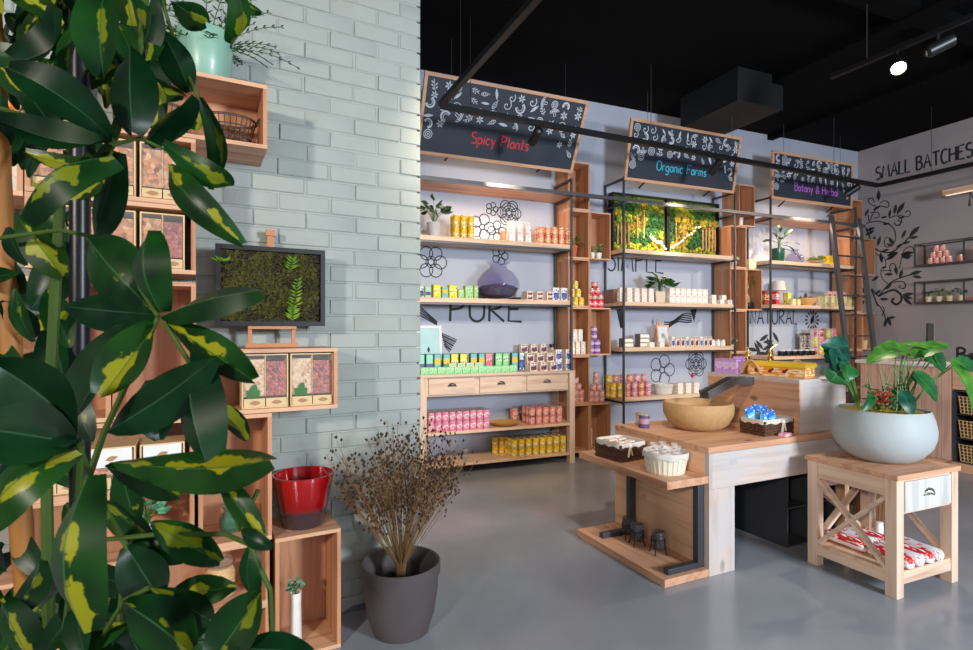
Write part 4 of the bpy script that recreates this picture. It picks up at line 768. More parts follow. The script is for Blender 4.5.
# --- far unit
S5 = 2.5305
t = thing('potted_plant', 'rubber plant with broad leaves in a dark green pot on the far top shelf', 'plant', FB, FB.on(779, 250, .3)[0], .28, S5); pot(t, [(.07, 0), (.085, .02), (.09, .19), (.082, .195), (.07, .16), (.01, .16)], plain('dark_green_glaze', srgb(30, 84, 66), .25))
mb = MB(); ms = MB()
for a, e, l in ((2.9, .1, .30), (3.4, .45, .26), (2.4, .9, .22), (.2, .75, .24), (-.1, .1, .26), (.6, -.1, .3), (1.3, 1.1, .2), (-.5, -.45, .28), (4.2, .3, .2), (5.2, .5, .2)):
    p = Vector((.03 * math.cos(a), -.03, .26 + .1 * e)); q = p + Vector((math.cos(a) * math.cos(e), math.sin(a) * .4 - .2, math.sin(e))) * l * .3; mb.leaf(q, q + Vector((math.cos(a) * math.cos(e), math.sin(a) * .4 - .15, math.sin(e) - .2)) * l * .85, .085, (0, -.5, 1), 0, .1, .1, 6); ms.tube([(0, 0, .15), p, q], .004, 6)
mb.obj('leaves', DGREEN, t); ms.obj('stems', STEMG, t)
t = thing('glass_terrarium', 'violet glass jar behind the green plant on the far top shelf', 'terrarium', FB, FB.on(794, 250, .15)[0], .16, S5); t.scale = (.8, .8, .8); MB().lathe([(.09, 0), (.15, .04), (.17, .11), (.13, .18), (.06, .22), (.06, .26), (.09, .28), (.085, .28), (.055, .255), (.055, .215), (.12, .175), (.16, .11), (.14, .045), (.08, .01)], 32).obj('vessel', VIOLET, t)
t = thing('plant_bowl', 'shallow bowl of green leaves on the far top shelf', 'plant', FB, FB.on(815, 258, .33)[0], .36, S5); t.scale = (.85, .85, .85); MB().lathe([(.06, 0), (.13, .035), (.15, .05), (.14, .05), (.05, .02)], 32).obj('bowl', plain('pale_wood_bowl', srgb(224, 196, 160), .5), t); bushy(t, 44, .04, .11, .08, .08, .04, LGREEN, 50)
inst(bx('carton', .13, .1, .14, plain('bright_yellow_card', srgb(250, 200, 20), .5)), 'carton', 'plain bright yellow box beside the ladder on the far top shelf', 'box', FB, FB.on(829, 258, .3)[0], .30, S5)
S6 = 1.9105
for i, (px, mt, w, h, lb) in enumerate([(766, mDark, .12, .20, 'brown printed carton at the left of the far middle shelf'), (775.5, mRedW, .07, .19, 'red and white carton right of the brown one'), (787, mYelB, .06, .18, 'tall yellow carton beside the wooden bowl')]): inst(bx('carton', w, .08, h, mt), 'carton', lb, 'carton', FB, FB.on(px, 300, .3)[0], .30, S6)
t = thing('table_lamp', 'small lamp with a pale drum shade on the far middle shelf', 'lamp', FB, FB.on(778, 300, .13)[0], .14, S6); MB().lathe([(.05, 0), (.05, .01), (.012, .02), (.012, .24), (.005, .24)], 20).obj('base', WHITE, t); MB().lathe([(.10, .22), (.08, .36), (.077, .36), (.097, .22)], 24).obj('shade', plain('pale_shade', srgb(226, 220, 214), .8), t)
t = thing('wooden_bowl', 'pale wooden bowl holding brown cones on the far middle shelf', 'bowl', FB, FB.on(807, 300, .3)[0], .28, S6); MB().lathe([(.07, 0), (.13, .05), (.15, .11), (.14, .11), (.12, .055), (.02, .02)], 32).obj('bowl', plain('honey_wood', srgb(222, 170, 104), .5), t)
for i in range(7): o = MB().lathe([(.005, -.03), (.028, -.015), (.022, 0), (.026, .005), (.018, .02), (.003, .04)], 10).obj('pine_cone', plain('cone_brown', srgb(110, 72, 44), .8)); put(o, FB, FB.on(807, 300, .3)[0] + .075 * math.cos(i * .9) * (i > 0), .28 + .07 * math.sin(i * .9) * (i > 0), S6 + .10 + (.05 if i == 0 else 0)); tag(o, 'brown cone heaped in the pale wooden bowl', 'cone', 'cones in the wooden bowl')
for i, u in enumerate(us(FB, 791, 796, .36, 2)): inst(bx('carton', .06, .05, .085, mYelB, mCream), 'carton', 'small yellow carton left of the wooden bowl', 'carton', FB, u, .385, S6, 0, 'small yellow cartons left of the bowl')
for k in range(2):
    for i, u in enumerate(us(FB, 820, 849, .36, 6)): inst(bx('carton', .075, .06, .07, mYelB, mCream), 'carton', 'yellow carton behind the ladder', 'carton', FB, u, .35 - k * .0, S6 + k * .0706, 0, 'yellow cartons behind the ladder')
for k in range(3):
    for i, u in enumerate(us(FB, 828, 843, .26, 4)): inst(bx('carton', .08, .06, .075, mRedW, mCream), 'carton', 'red carton behind the ladder', 'carton', FB, u, .26, S6 + k * .0756, 0, 'red cartons behind the ladder')
S7 = 1.1805
t = thing('picture_board', 'patterned brown and white board below the painted wreath', 'picture', FB, FB.on(808, 345, .12)[0], .12, S7); MB().box(-.17, .17, -.01, .01, 0, .32).obj('board', pack('patterned_print', srgb(110, 84, 70), srgb(230, 220, 206), srgb(90, 60, 50), 14, .1, .9, .5), t)
for k in range(3):
    for i, u in enumerate(us(FB, 817, 836, .3, 4)): inst(bx('pouch', .09, .05, .13, [mRedW, mYelB, mPinkB][(i + k) % 3], mCream), 'pouch', '%s pouch under the painted wreath' % ['red', 'yellow', 'pink'][(i + k) % 3], 'pouch', FB, u, .25, S7 + k * .1306, 0, '%s pouches under the wreath' % ['red', 'yellow', 'pink'][(i + k) % 3])
for i, u in enumerate(us(FB, 782, 812, .38, 6)): inst(jar('tin', .05, .085, BLACKPL, WHITE), 'tin', 'dark tin with a white lid in the row under NATURAL', 'tin', FB, u, .37, S7, 0, 'dark tins under NATURAL')
t = thing('wicker_basket', 'pale woven basket in the lower corner crate by the vines', 'basket', FB, 5.46, .17, z_[2]); oval_basket(t, .10, .10, .13, plain('pale_wicker', srgb(214, 196, 160), .8))
tiny('green plant in the fourth crate behind the ladder', 5.2, .2, z_[3], BLACKPL, .04, .07, DGREEN, 60, 16, .04, .35, .1, .03)
# ================================================================== brick wall: things on and in the crates
rnd.seed(77)
def kc(kind_u, z): return kind_u
DEPTHK = .30
mBeanA = speckle('pale_beans', [srgb(214, 170, 130), srgb(236, 206, 170), srgb(190, 130, 90)], 75, .45, .8, .004); mBeanR = speckle('red_beans', [srgb(150, 60, 50), srgb(196, 96, 76), srgb(110, 40, 40)], 75, .4, .8, .004)
mNut = speckle('mixed_nuts', [srgb(190, 110, 60), srgb(230, 150, 90), srgb(120, 60, 34), srgb(240, 190, 140)], 60, .5, .8, .005); mCork = plain('plywood', srgb(214, 186, 140), .6); mGreenLab = plain('green_label', srgb(60, 110, 60), .7)
def dispenser(label, u, z, cols, group=None, w=.185, h=.235, front=mCork, v=.28, label_leaf=False):
    """glass fronted bean dispenser with a drawer at its foot"""
    t = thing('bean_dispenser', label, 'dispenser', FK, u, v, z, 0, group); d = .17; e = .006
    mb = MB(); mb.box(-w / 2, w / 2, 0, d, 0, e); mb.box(-w / 2, w / 2, .0, d, h - e, h); mb.box(-w / 2, -w / 2 + e, 0, d, e, h - e); mb.box(w / 2 - e, w / 2, 0, d, e, h - e); mb.box(-w / 2 + e, w / 2 - e, d - e, d, e, h - e); mb.obj('case', mCork, t)
    n = len(cols); wi = (w - 2 * e) / n
    for i, c in enumerate(cols):
        x0 = -w / 2 + e + wi * i + .002; mb = MB(); top = h * (.90 - .04 * i)
        mb.box(x0, x0 + wi - .004, .010, d - .02, .055, top); mb.obj('beans', c, t)
        if i: MB().box(x0 - .004, x0 - .001, .003, d - .02, .055, h - e).obj('divider', mCork, t)
    MB().box(-w / 2 + e, w / 2 - e, .003, .005, .05, h - e).obj('glass_front', GLASS, t)
    for i in range(n):
        x0 = -w / 2 + e + wi * i + .002; dr = MB().box(x0, x0 + wi - .004, -.006, .05, e + .001, .046).obj('drawer', front, t)
        MB().blade(x0 + wi / 2, .026, 0, .05, .02, -.0075).blade(x0 + wi / 2, .026, .5, .03, .012, -.0078).obj('print_motif', CARD if front == mCork else plain('print_brown', srgb(110, 70, 50), .7), dr)
    if label_leaf: MB().box(-w / 2 + .02, -w / 2 + .075, -.001, .002, .05, .085).blade(-w / 2 + .05, .09, 1.2, .05, .03, .0).obj('leaf_label', mGreenLab, t)
    return t
zb = 1.17 + .0185
dispenser('bean dispenser with pale and red beans, right one under the moss picture', -.225, zb, [mBeanA, mBeanR], label_leaf=True, w=.20, h=.25)
dispenser('bean dispenser with pale and red beans, left one under the moss picture', -.435, zb, [mBeanA, mBeanR], label_leaf=True, w=.20, h=.25)
for i in range(3): dispenser('nut dispenser in the upper dispenser crate, %s of the crate' % ['at the right end', 'in the middle', 'at the left end'][i], uR - .125 - .18 * i, 2.086 + .0185, [mNut, mNut], w=.165, h=.24)
for i in range(3): dispenser('nut dispenser in the second dispenser crate, %s' % ['right end', 'middle', 'left end'][i], uR - .125 - .18 * i, 1.791 + .0185, [mNut, mBeanR] if i == 0 else [mNut, mNut], w=.165, h=.24)
WF = plain('white_label_card', srgb(226, 226, 224), .6)
for i in range(3):
    t = dispenser('white fronted dispenser in the crate left of the glass vase, %s' % ['right', 'middle', 'left'][i], uR - .125 - .18 * i, .877 + .0185, [mNut, mNut], w=.165, h=.17); MB().box(-.07, .07, -.004, .001, .09, .165).obj('label_panel', WF, t); mb = MB(); mb.blade(0, .125, .3, .045, .02, -.0055); mb.obj('print_motif', CARD, t)
for i in range(3): dispenser('nut dispenser in the far left crate at middle height, %s' % ['right', 'middle', 'left'][i], uR - .70 - .18 * i, 1.46 + .0185, [mNut, mBeanR], w=.165, h=.24)
for i in range(3): dispenser('dispenser in the far left crate below the middle, %s' % ['right', 'middle', 'left'][i], uR - .70 - .18 * i, .877 + .0185, [mNut, mBeanA], w=.165, h=.22)
for i in range(5): inst(bx('packet', .09, .06, .20, mOrB, mYelB), 'packet', 'orange packet standing in the far upper left crate', 'packet', FK, uR - .66 - .105 * i, .22, 2.36 + .0185, 0, 'orange packets far upper left')
for i in range(5): inst(bx('packet', .09, .06, .20, mWhite, mCream), 'packet', 'white packet standing in the far left upper middle crate', 'packet', FK, uR - .66 - .105 * i, .22, 2.065 + .0185, 0, 'white packets far left')
# wire baskets
for i, (uc, lb) in enumerate(((-.58, 'dark wire basket with a looped handle at the right of the top crate'), (-.86, 'dark wire basket at the left of the top crate'))):
    t = thing('wire_basket', lb, 'basket', FK, uc, .15, 2.3825 + .0185); W_ = plain('rusty_wire', srgb(96, 84, 76), .6, .5); mb = MB(); a, b_ = .115, .09
    for z, f in ((.004, .72), (.05, .82), (.10, .92), (.135, 1.0), (.142, 1.0)): mb.tube([(a * f * math.cos(k * PI / 12), b_ * f * math.sin(k * PI / 12), z) for k in range(25)], .003, 5)
    for k in range(28): an = 2 * PI * k / 28; mb.tube([(a * .72 * math.cos(an), b_ * .72 * math.sin(an), .004), (a * math.cos(an), b_ * math.sin(an), .14)], .0022, 4)
    for k in range(-4, 5): mb.tube([(k * .018, -b_ * .66, .003), (k * .018, b_ * .66, .003)], .002, 4)
    mb.obj('wire_body', W_, t)
    for s in (1, -1): MB().tube([(s * (a + .02 * math.sin(k * PI / 8)), .03 * math.cos(k * PI / 8), .135 + .035 * math.sin(k * PI / 8)) for k in range(9)], .005, 6).obj('handle', W_, t)
# mint pot with a fern on the top crate
t = thing('fern_pot', 'spiky dark fern in a mint green pot on the top wall crate', 'plant', FK, -.68, .165, 2.3825 + .2935); MINT = plain('mint_glaze', srgb(136, 178, 160), .35, var=.04, coat=.15)
MB().lathe([(.092, 0), (.098, .008), (.110, .12), (.121, .23), (.120, .236), (.113, .23), (.108, .17), (.01, .17)], 40).obj('pot', MINT, t)
mb = MB(); r_ = random.Random(9)
for i in range(44):
    a = i * 2.4; e = r_.uniform(.05, 1.2); L_ = r_.uniform(.22, .36) if math.sin(a) < .3 else r_.uniform(.10, .14); p = Vector((.05 * math.cos(a), .04 * math.sin(a), .17)); d = Vector((math.cos(a) * math.cos(e), math.sin(a) * math.cos(e) * (.5 if math.sin(a) > 0 else 1), math.sin(e)))
    pts = []
    for s in range(9): pts.append(p.copy()); p = p + d * L_ / 8; d = (d + Vector((0, 0, -.11))).normalized()
    mb.tube(pts, .0018, 4)
    for s in range(1, 9):
        dd = (pts[s] - pts[s - 1]).normalized(); sd = dd.cross(Vector((0, 0, 1))).normalized()
        for q in (-1, 1): mb.leaf(pts[s], pts[s] + (sd * q * .7 + dd * .6) * .045 * (1 - .06 * s), .011, (0, 0, 1), 0, .02, .1, 2, 'lance')
mb.obj('fronds', leafmat('fern_leaf', srgb(30, 66, 34), srgb(70, 120, 54)), t)
# moss picture on an easel on the dispenser crate
ztop = 1.17 + .2935
t = thing('easel', 'wooden table easel carrying the black framed moss picture on the brick wall', 'easel', FK, -.39, .13, ztop); ORW = plain('orange_wood', srgb(188, 122, 74), .5); mb = MB()
for x in (-.10, .10): mb.bar((x, 0, 0), (x, .0, .10), .018)
mb.bar((-.12, -.01, .012), (.12, -.01, .012), .02, .02); mb.bar((-.11, -.01, .098), (.11, -.01, .098), .04, .014); mb.bar((0, .06, .105), (0, .075, .56), .03, .014); mb.bar((-.1, .0, .1), (0, .06, .15), .012); mb.bar((.1, .0, .1), (0, .06, .15), .012); mb.bar((0, .068, .56), (0, .068, .59), .045, .02)
mb.obj('easel_frame', ORW, t)
t = thing('moss_picture', 'black framed moss picture with a fern sprig in front of the brick wall', 'picture', FK, -.39, .13, ztop + .1065); W_, H_ = .50, .385; f = .022; mb = MB()
mb.box(-W_ / 2, W_ / 2, -.028, .02, 0, f); mb.box(-W_ / 2, W_ / 2, -.028, .02, H_ - f, H_); mb.box(-W_ / 2, -W_ / 2 + f, -.028, .02, f, H_ - f); mb.box(W_ / 2 - f, W_ / 2, -.028, .02, f, H_ - f); mb.obj('frame', BLACK, t)
MB().box(-W_ / 2 + f, W_ / 2 - f, -.002, .018, f, H_ - f).obj('backing', plain('dark_moss_bed', srgb(50, 44, 22), .9), t)
mb = MB(); r_ = random.Random(14)
for i in range(520):
    x, z = r_.uniform(-W_ / 2 + .03, W_ / 2 - .03), r_.uniform(.03, H_ - .03); mb.ball((x, -.003, z), r_.uniform(.008, .018), 0 if noise.noise(Vector((x * 12, z * 12, 1))) > -.1 else 1, 5)
for i in range(500):
    x, z = r_.uniform(-W_ / 2 + .03, W_ / 2 - .03), r_.uniform(.03, H_ - .03); a = r_.uniform(0, 6.28); mb.tube([(x, -.012, z), (x + .02 * math.cos(a), -.026, z + .02 * math.sin(a)), (x + .035 * math.cos(a + .5), -.022, z + .035 * math.sin(a + .5))], .0011, 3, 2)
mb.obj('moss', [speckle('olive_moss', [srgb(52, 52, 16), srgb(86, 76, 24), srgb(34, 36, 14)], 160, .9), speckle('brown_moss', [srgb(46, 30, 16), srgb(32, 34, 14)], 160, .9), plain('moss_fibre', srgb(84, 86, 26), .8)], t)
for (x, z, n, L_, lean) in ((.10, .10, 9, .14, .35), (.09, .03, 8, .07, .1), (.08, .28, 5, .06, .6), (-.235, .30, 4, .05, 2.6)):
    mb = MB(); p = Vector((x, -.03, z))
    for s in range(n):
        q = p + Vector((math.cos(PI / 2 - lean * .3) * L_ / n, -.002, L_ / n * (1 if x > 0 else .1) * 1.0))
        for sg in (-1, 1): mb.leaf(p, p + Vector((sg * r_.uniform(.024, .036), -.012, r_.uniform(.008, .028))) * (1.2 - .6 * s / n), .009, (0, -1, .1), 0, .04, .1, 2, 'lance')
        p = q
    mb.obj('fern_sprig', leafmat('bright_fern', srgb(80, 140, 34), srgb(150, 180, 50)), t)
# red pot on the right crate
RED1 = srgb(140, 8, 14); m, tt, b = nt('red_glaze'); N = tt.nodes; L = tt.links; tc = N.new('ShaderNodeTexCoord'); sp = N.new('ShaderNodeSeparateXYZ'); L.new(tc.outputs['Generated'], sp.inputs[0])
rp = ramp(N, [(0.0, srgb(60, 50, 54)), (.30, srgb(64, 44, 50)), (.40, RED1), (1, srgb(160, 8, 16))]); L.new(sp.outputs['Z'], rp.inputs['Fac']); L.new(rp.outputs['Color'], b.inputs['Base Color']); b.inputs['Roughness'].default_value = .16; b.inputs['Coat Weight'].default_value = .6
t = inst(MB().lathe([(.09, 0), (.096, .006), (.118, .14), (.136, .215), (.138, .235), (.130, .237), (.127, .215), (.108, .12), (.085, .02), (.005, .018)], 48).mesh('red_pot', m), 'plant_pot', 'empty glossy red glazed pot with a dark grey foot on the right crate', 'pot', FK, -.245, .157, CB - .0025, s=1.07)
# white vase with succulent
t = thing('vase_plant', 'tall white vase with a small grey green succulent inside the floor crate', 'plant', FK, -.29, .20, .0185); MB().lathe([(.028, 0), (.03, .005), (.026, .20), (.028, .25), (.024, .25), (.022, .2), (.003, .2)], 24).obj('vase', WHITE, t)
bushy(t, 26, .245, .02, .07, .035, .016, plain('succulent_leaf', srgb(110, 150, 120), .5), 70); 
# small green glass vase, jar, little plant
t = thing('glass_vase', 'small green glass vase with a flared rim in the upright crate', 'vase', FK, -.575, .16, .585 + .0185); MB().lathe([(.035, 0), (.05, .02), (.052, .06), (.038, .085), (.030, .10), (.046, .125), (.042, .125), (.026, .10), (.034, .083), (.047, .06), (.045, .02), (.003, .008)], 28).obj('vessel', glass('green_glass', srgb(40, 130, 105), alpha=.3), t)
t = thing('storage_jar', 'clip top glass jar of pale grain on the low crate', 'jar', FK, -.62, .17, .291 + .0185); MB().lathe([(.055, 0), (.065, .01), (.067, .12), (.055, .15), (.052, .16)], 32).obj('vessel', glass('jar_glass', (.6, .65, .6), alpha=.12), t); MB().lathe([(.05, .006), (.06, .014), (.062, .118), (.05, .14), (.003, .142)], 28).obj('grain', speckle('pale_grain', [srgb(214, 160, 90), srgb(230, 190, 130)], 140), t)
MB().lathe([(.056, .161), (.057, .172), (.04, .182), (.012, .184), (.012, .19), (.002, .19)], 28).obj('lid', GLASS, t); MB().tube([(.06 * math.cos(k * PI / 10), .06 * math.sin(k * PI / 10), .157) for k in range(21)], .0025, 5).obj('clip_wire', CHROME, t)
tiny('small leafy plant in a pale blue pot left of the green glass vase', uR - .19, .17, .583 + .0185, plain('pale_blue_pot', srgb(176, 190, 214), .4), .05, .09, leafmat('mint_leaf', srgb(70, 150, 110), srgb(120, 190, 150)), 71, 26, .06, .14, .05, .03, fr=FK)
o = MB().lathe([(.01, 0), (.02, .01), (.012, .03), (.016, .05), (.003, .07)], 12).obj('figurine', WHITE); put(o, FK, -.62, .22, .0185); tag(o, 'small white figurine in the floor crate below the storage jar', 'figurine')
tiny('small plant at the right of the far left low crate', -1.15, .2, .291 + .0185, TERRA, .045, .09, DGREEN, 72, 12, .05, .1, .05, .02, fr=FK)
# ================================================================== big grey pot with dried bouquet
bu, bv = FK.flat(401, 629, 0)
t = thing('floor_pot', 'large dark grey brown plant pot on the floor by the brick wall', 'pot', FK, bu, bv, .0005); POTM = plain('grey_brown_clay', srgb(78, 70, 72), .75, var=.1, scale=12, bump=.3)
MB().lathe([(.136, 0), (.143, .004), (.174, .10), (.190, .22), (.193, .295), (.203, .298), (.204, .350), (.198, .356), (.188, .352), (.182, .28), (.158, .10), (.01, .09)], 56).obj('pot', POTM, t)
MB().lathe([(.155, .095), (.170, .20), (.10, .205), (.003, .206)], 32).obj('soil', SOIL, t)
t = thing('dried_bouquet', 'tall bunch of dried stalks with dark seed heads standing in the floor pot', 'bouquet', FK, bu, bv, .2065); r_ = random.Random(21); ms = MB(); mh = MB()
for i in range(170):
    a = r_.uniform(0, 2 * PI); q = r_.random() ** .6; e = q * .66; L_ = r_.uniform(.62, .98) * (1 - .12 * q); b0 = Vector((.028 * math.cos(a) * r_.random(), .028 * math.sin(a) * r_.random(), 0)); d = Vector((math.cos(a) * math.sin(e), math.sin(a) * math.sin(e) * (.30 if math.sin(a) > 0 else .9), math.cos(e))); d.normalize()
    neck = Vector((.03 * math.cos(a) * q, .03 * math.sin(a) * q, .14)); tip = neck + d * L_ * .8; ms.tube([b0, neck, neck.lerp(tip, .5) + Vector((r_.gauss(0, .01), r_.gauss(0, .01), .01)), tip], [.0018, .0016, .0013, .0009], 4, 0, False)
    for k in range(r_.randint(7, 12)):
        s = r_.uniform(.45, 1.0); p = neck.lerp(tip, s); o_ = p + Vector((r_.gauss(0, .032), r_.gauss(0, .022), r_.uniform(.005, .06))); ms.tube([p, o_], .0007, 3, 0, False); mh.octa(o_, r_.uniform(.005, .0088))
ms.obj('stalks', TWIG, t); o = mh.obj('seed_heads', plain('seed_brown', srgb(70, 44, 32), .8), t); o['kind'] = 'stuff'
ms = MB(); 
for a in range(6): ms.leaf((.02 * math.cos(a), .02 * math.sin(a), .0), (.05 * math.cos(a), .05 * math.sin(a), .06), .012, (0, 0, 1))
ms.obj('green_shoots', GREEN, t)
# ================================================================== sink counter
ZW = .81; LC = 1.47; MC = .92
t = thing('sink_counter', 'whitewashed plank counter with low end shelves, carrying the stone bowl', 'counter', FC, 0, 0, 0)
MB().box(0, LC, 0, MC, ZW - .04, ZW).obj('worktop', WX, t, .002)
MB().box(.025, LC, -.004, .03, .545, ZW - .041).obj('front_apron', WASHX, t, .001); MB().box(.0, .225, -.004, .03, 0, .544).obj('front_leg', WASHZ, t, .001)
MB().box(0.0, .022, -.0042, .03, .545, ZW - .041).obj('corner_strip', WASHZ, t)
MB().box(0, .04, .031, MC, .05, ZW - .041).obj('end_panel', wood('knotty_pine', 1, srgb(220, 176, 142), srgb(196, 146, 110)), t, .001)
MB().box(LC - .05, LC, .031, MC, 0, ZW - .041).obj('end_panel', WZ, t); MB().box(.041, LC - .051, MC - .03, MC, .0, ZW - .041).obj('back_panel', BLACK, t)
MB().box(-.34, -.0005, 0, MC, .585, .632).obj('end_shelf', WY, t, .002); MB().box(-.36, .04, -.001, MC, 0.0005, .048).obj('base_shelf', WY, t, .002)
for y in (.055, .70):
    mb = MB(); mb.box(-.055, -.0005, y - .022, y + .022, .0485, .584); mb.box(-.30, -.056, y - .022, y + .022, .0485, .085); mb.obj('shelf_bracket', STEEL, t, .002)
# upper block
t = thing('counter_block', 'tall whitewashed wooden block with a metal spout standing on the counter', 'counter block', FC, .95, -.055, ZW + .0005); HB = .384
o = MB().box(0, .52, 0, .82, 0, HB - .03).obj('block_body', [WASHX], t, .002); MB().box(-.012, -.0005, 0, .82, 0, HB - .03).obj('side_panel', WY, t); MB().box(-.012, .52, -.003, .82, HB - .03, HB).obj('block_top', WASHX, t, .002)
y0 = .41; mb = MB()
pts = [(-.012, y0, .325), (-.20, y0 + .005, .330), (-.47, y0 + .02, .235)]
for i in range(2):
    a, b_ = Vector(pts[i]), Vector(pts[i + 1]); mb.bar(a, b_, .085, .012); mb.bar(a + Vector((0, .04, .022)), b_ + Vector((0, .04, .022)), .008, .056); mb.bar(a + Vector((0, -.04, .022)), b_ + Vector((0, -.04, .022)), .008, .056)
mb.obj('spout', plain('grey_gutter_metal', srgb(96, 92, 94), .45, .5, .12, 20), t)
# black cubby shelving under the counter
t = thing('cubby_shelf', 'black metal open cubby cabinet under the counter', 'cabinet', FC, .86, -.09, .0005); mb = MB(); W_, D_, H_ = .55, .45, .545
for x in (0, W_ / 2, W_ - .012): mb.box(x, x + .012, 0, D_, .012, H_ - .012)
mb.box(0, W_, 0, D_, 0, .012); mb.box(0, W_, 0, D_, H_ - .012, H_); mb.box(.012, W_ - .012, D_ - .01, D_, .012, H_ - .012); mb.obj('cabinet_body', STEEL, t)
for x in (.0125, W_ / 2 + .0125): MB().box(x, x + W_ / 2 - .025, .005, D_ - .011, .27, .278).obj('cubby_shelf_board', STEEL, t)
# stone bowl
t = thing('stone_bowl', 'large round beige stone basin on the counter under the spout', 'bowl', FC, .465, -.53, ZW + .0005); STONE = plain('beige_stone', srgb(178, 142, 98), .65, var=.2, scale=30, bump=.8)
MB().lathe([(.13, 0), (.16, .004), (.215, .045), (.25, .115), (.254, .165), (.247, .197), (.236, .2), (.232, .185), (.236, .15), (.22, .09), (.15, .035), (.005, .025)], 64).obj('basin', STONE, t)
# candle jars by the bowl
o = inst(can('candle_jar', .04, .10, pack('purple_label', srgb(90, 70, 110), srgb(170, 140, 160), None, 4, .3, .7), LID), 'candle_jar', 'purple labelled jar left of the stone bowl', 'jar', FC, .115, -.72, ZW + .0005); o = inst(can('candle_jar', .035, .10, pack('tan_label', srgb(190, 160, 120), srgb(214, 190, 160), None)), 'candle_jar', 'tan jar just behind the purple one by the stone bowl', 'jar', FC, .165, -.82, ZW + .0005)
# brown basket with blue packets on the counter
BRW = speckle('brown_wicker', [srgb(60, 36, 26), srgb(98, 60, 40), srgb(44, 26, 20)], 90, .7, 1, .004)
def rect_basket(t, w, d, h, mat, liner, tagm=None):
    mb = MB(); th = .008
    mb.box(-w / 2, w / 2, -d / 2, d / 2, 0, .01)
    for k in range(5):
        z = .01 + (h - .01) * k / 5; z1 = .01 + (h - .01) * (k + 1) / 5 - .002; g = .006 + .004 * k / 5 + (k % 2) * .002
        mb.box(-w / 2 - g + .008, w / 2 + g - .008, -d / 2 - g + .008, -d / 2 + th, z, z1); mb.box(-w / 2 - g + .008, w / 2 + g - .008, d / 2 - th, d / 2 + g - .008, z, z1); mb.box(-w / 2 - g + .008, -w / 2 + th, -d / 2 + th, d / 2 - th, z, z1); mb.box(w / 2 - th, w / 2 + g - .008, -d / 2 + th, d / 2 - th, z, z1)
    n = 14
    mb.obj('basket_body', mat, t, .002)
    ml = MB(); vs = []; nn = 44
    pr = [(.90, -.02, 1), (.96, .008, 1), (1.04, .010, 1), (1.06, -.004, 1), (1.055, -.022, 1)]
    for i, (f, dz, _) in enumerate(pr):
        for k in range(nn):
            an = 2 * PI * k / nn; c_, s_ = math.cos(an), math.sin(an); p = 8; rr = (abs(c_) ** p + abs(s_) ** p) ** (-1 / p); vs.append((w / 2 * f * rr * c_, d / 2 * f * rr * s_, h + dz + (.006 * math.sin(an * 11) if i > 2 else 0)))
    ml.add(vs, [(i * nn + k, i * nn + (k + 1) % nn, (i + 1) * nn + (k + 1) % nn, (i + 1) * nn + k) for i in range(len(pr) - 1) for k in range(nn)]); ml.obj('liner', liner, t)
    if tagm:
        mr = MB(); x, y = tagm; mr.ball((x, y, h - .01), .016, 0, 8); mr.bar((x - .004, y - .006, h - .02), (x - .02, y - .008, h - .085), .014, .003); mr.bar((x + .004, y - .006, h - .02), (x + .018, y - .008, h - .075), .014, .003); mr.obj('ribbon', plain('cream_ribbon', srgb(232, 222, 206), .7), t)
bq = lambda px, py: FC.flat(px, py, ZW)
t = thing('lined_basket', 'brown basket with a cream liner and ribbon holding blue packets on the counter', 'basket', FC, .78, -.19, ZW + .0005, .03); rect_basket(t, .32, .20, .105, BRW, CLOTH, (.02, -.11))
mBlueP = pack('blue_packet', srgb(40, 110, 200), srgb(90, 180, 232), srgb(226, 236, 244), 5, .25, .7, .60); r_ = random.Random(5)
pk = MB(); 
for s in range(1): pk.add([(x_ * (.040 if z_ in (0, 3) else .036), y_ * (.001 if z_ in (0, 3) else .012), (0, .012, .098, .115)[z_]) for z_ in range(4) for x_, y_ in ((-1, -1), (1, -1), (1, 1), (-1, 1))], [(q * 4 + k, q * 4 + (k + 1) % 4, q * 4 + 4 + (k + 1) % 4, q * 4 + 4 + k) for q in range(3) for k in range(4)] + [(3, 2, 1, 0), (12, 13, 14, 15)])
pk = pk.mesh('packet', mBlueP)
for i, (du_, dv_, dz_, ry) in enumerate([(-.095, -.035, .0, -.22), (-.03, -.045, .012, .12), (.05, -.04, .0, -.1), (-.06, .035, -.012, .3), (.03, .04, -.02, -.28)]):
    o = inst(pk, 'packet', 'blue snack packet in the brown basket on the counter', 'packet', FC, .775 + du_, -.19 + dv_, ZW + .055 + dz_, PI / 4 * 0 + r_.uniform(-.25, .25), 'blue packets in the basket', s=1.15); o.rotation_euler[0] = -.15; o.rotation_euler[1] = ry
inst(bx('card_box', .09, .05, .022, pack('pink_card', srgb(236, 190, 200), srgb(246, 226, 226), srgb(220, 120, 150), 5, .2, .8, .5)), 'price_card', 'small pink printed box lying before the brown basket', 'box', FC, .775, -.045, ZW + .0005, .2)
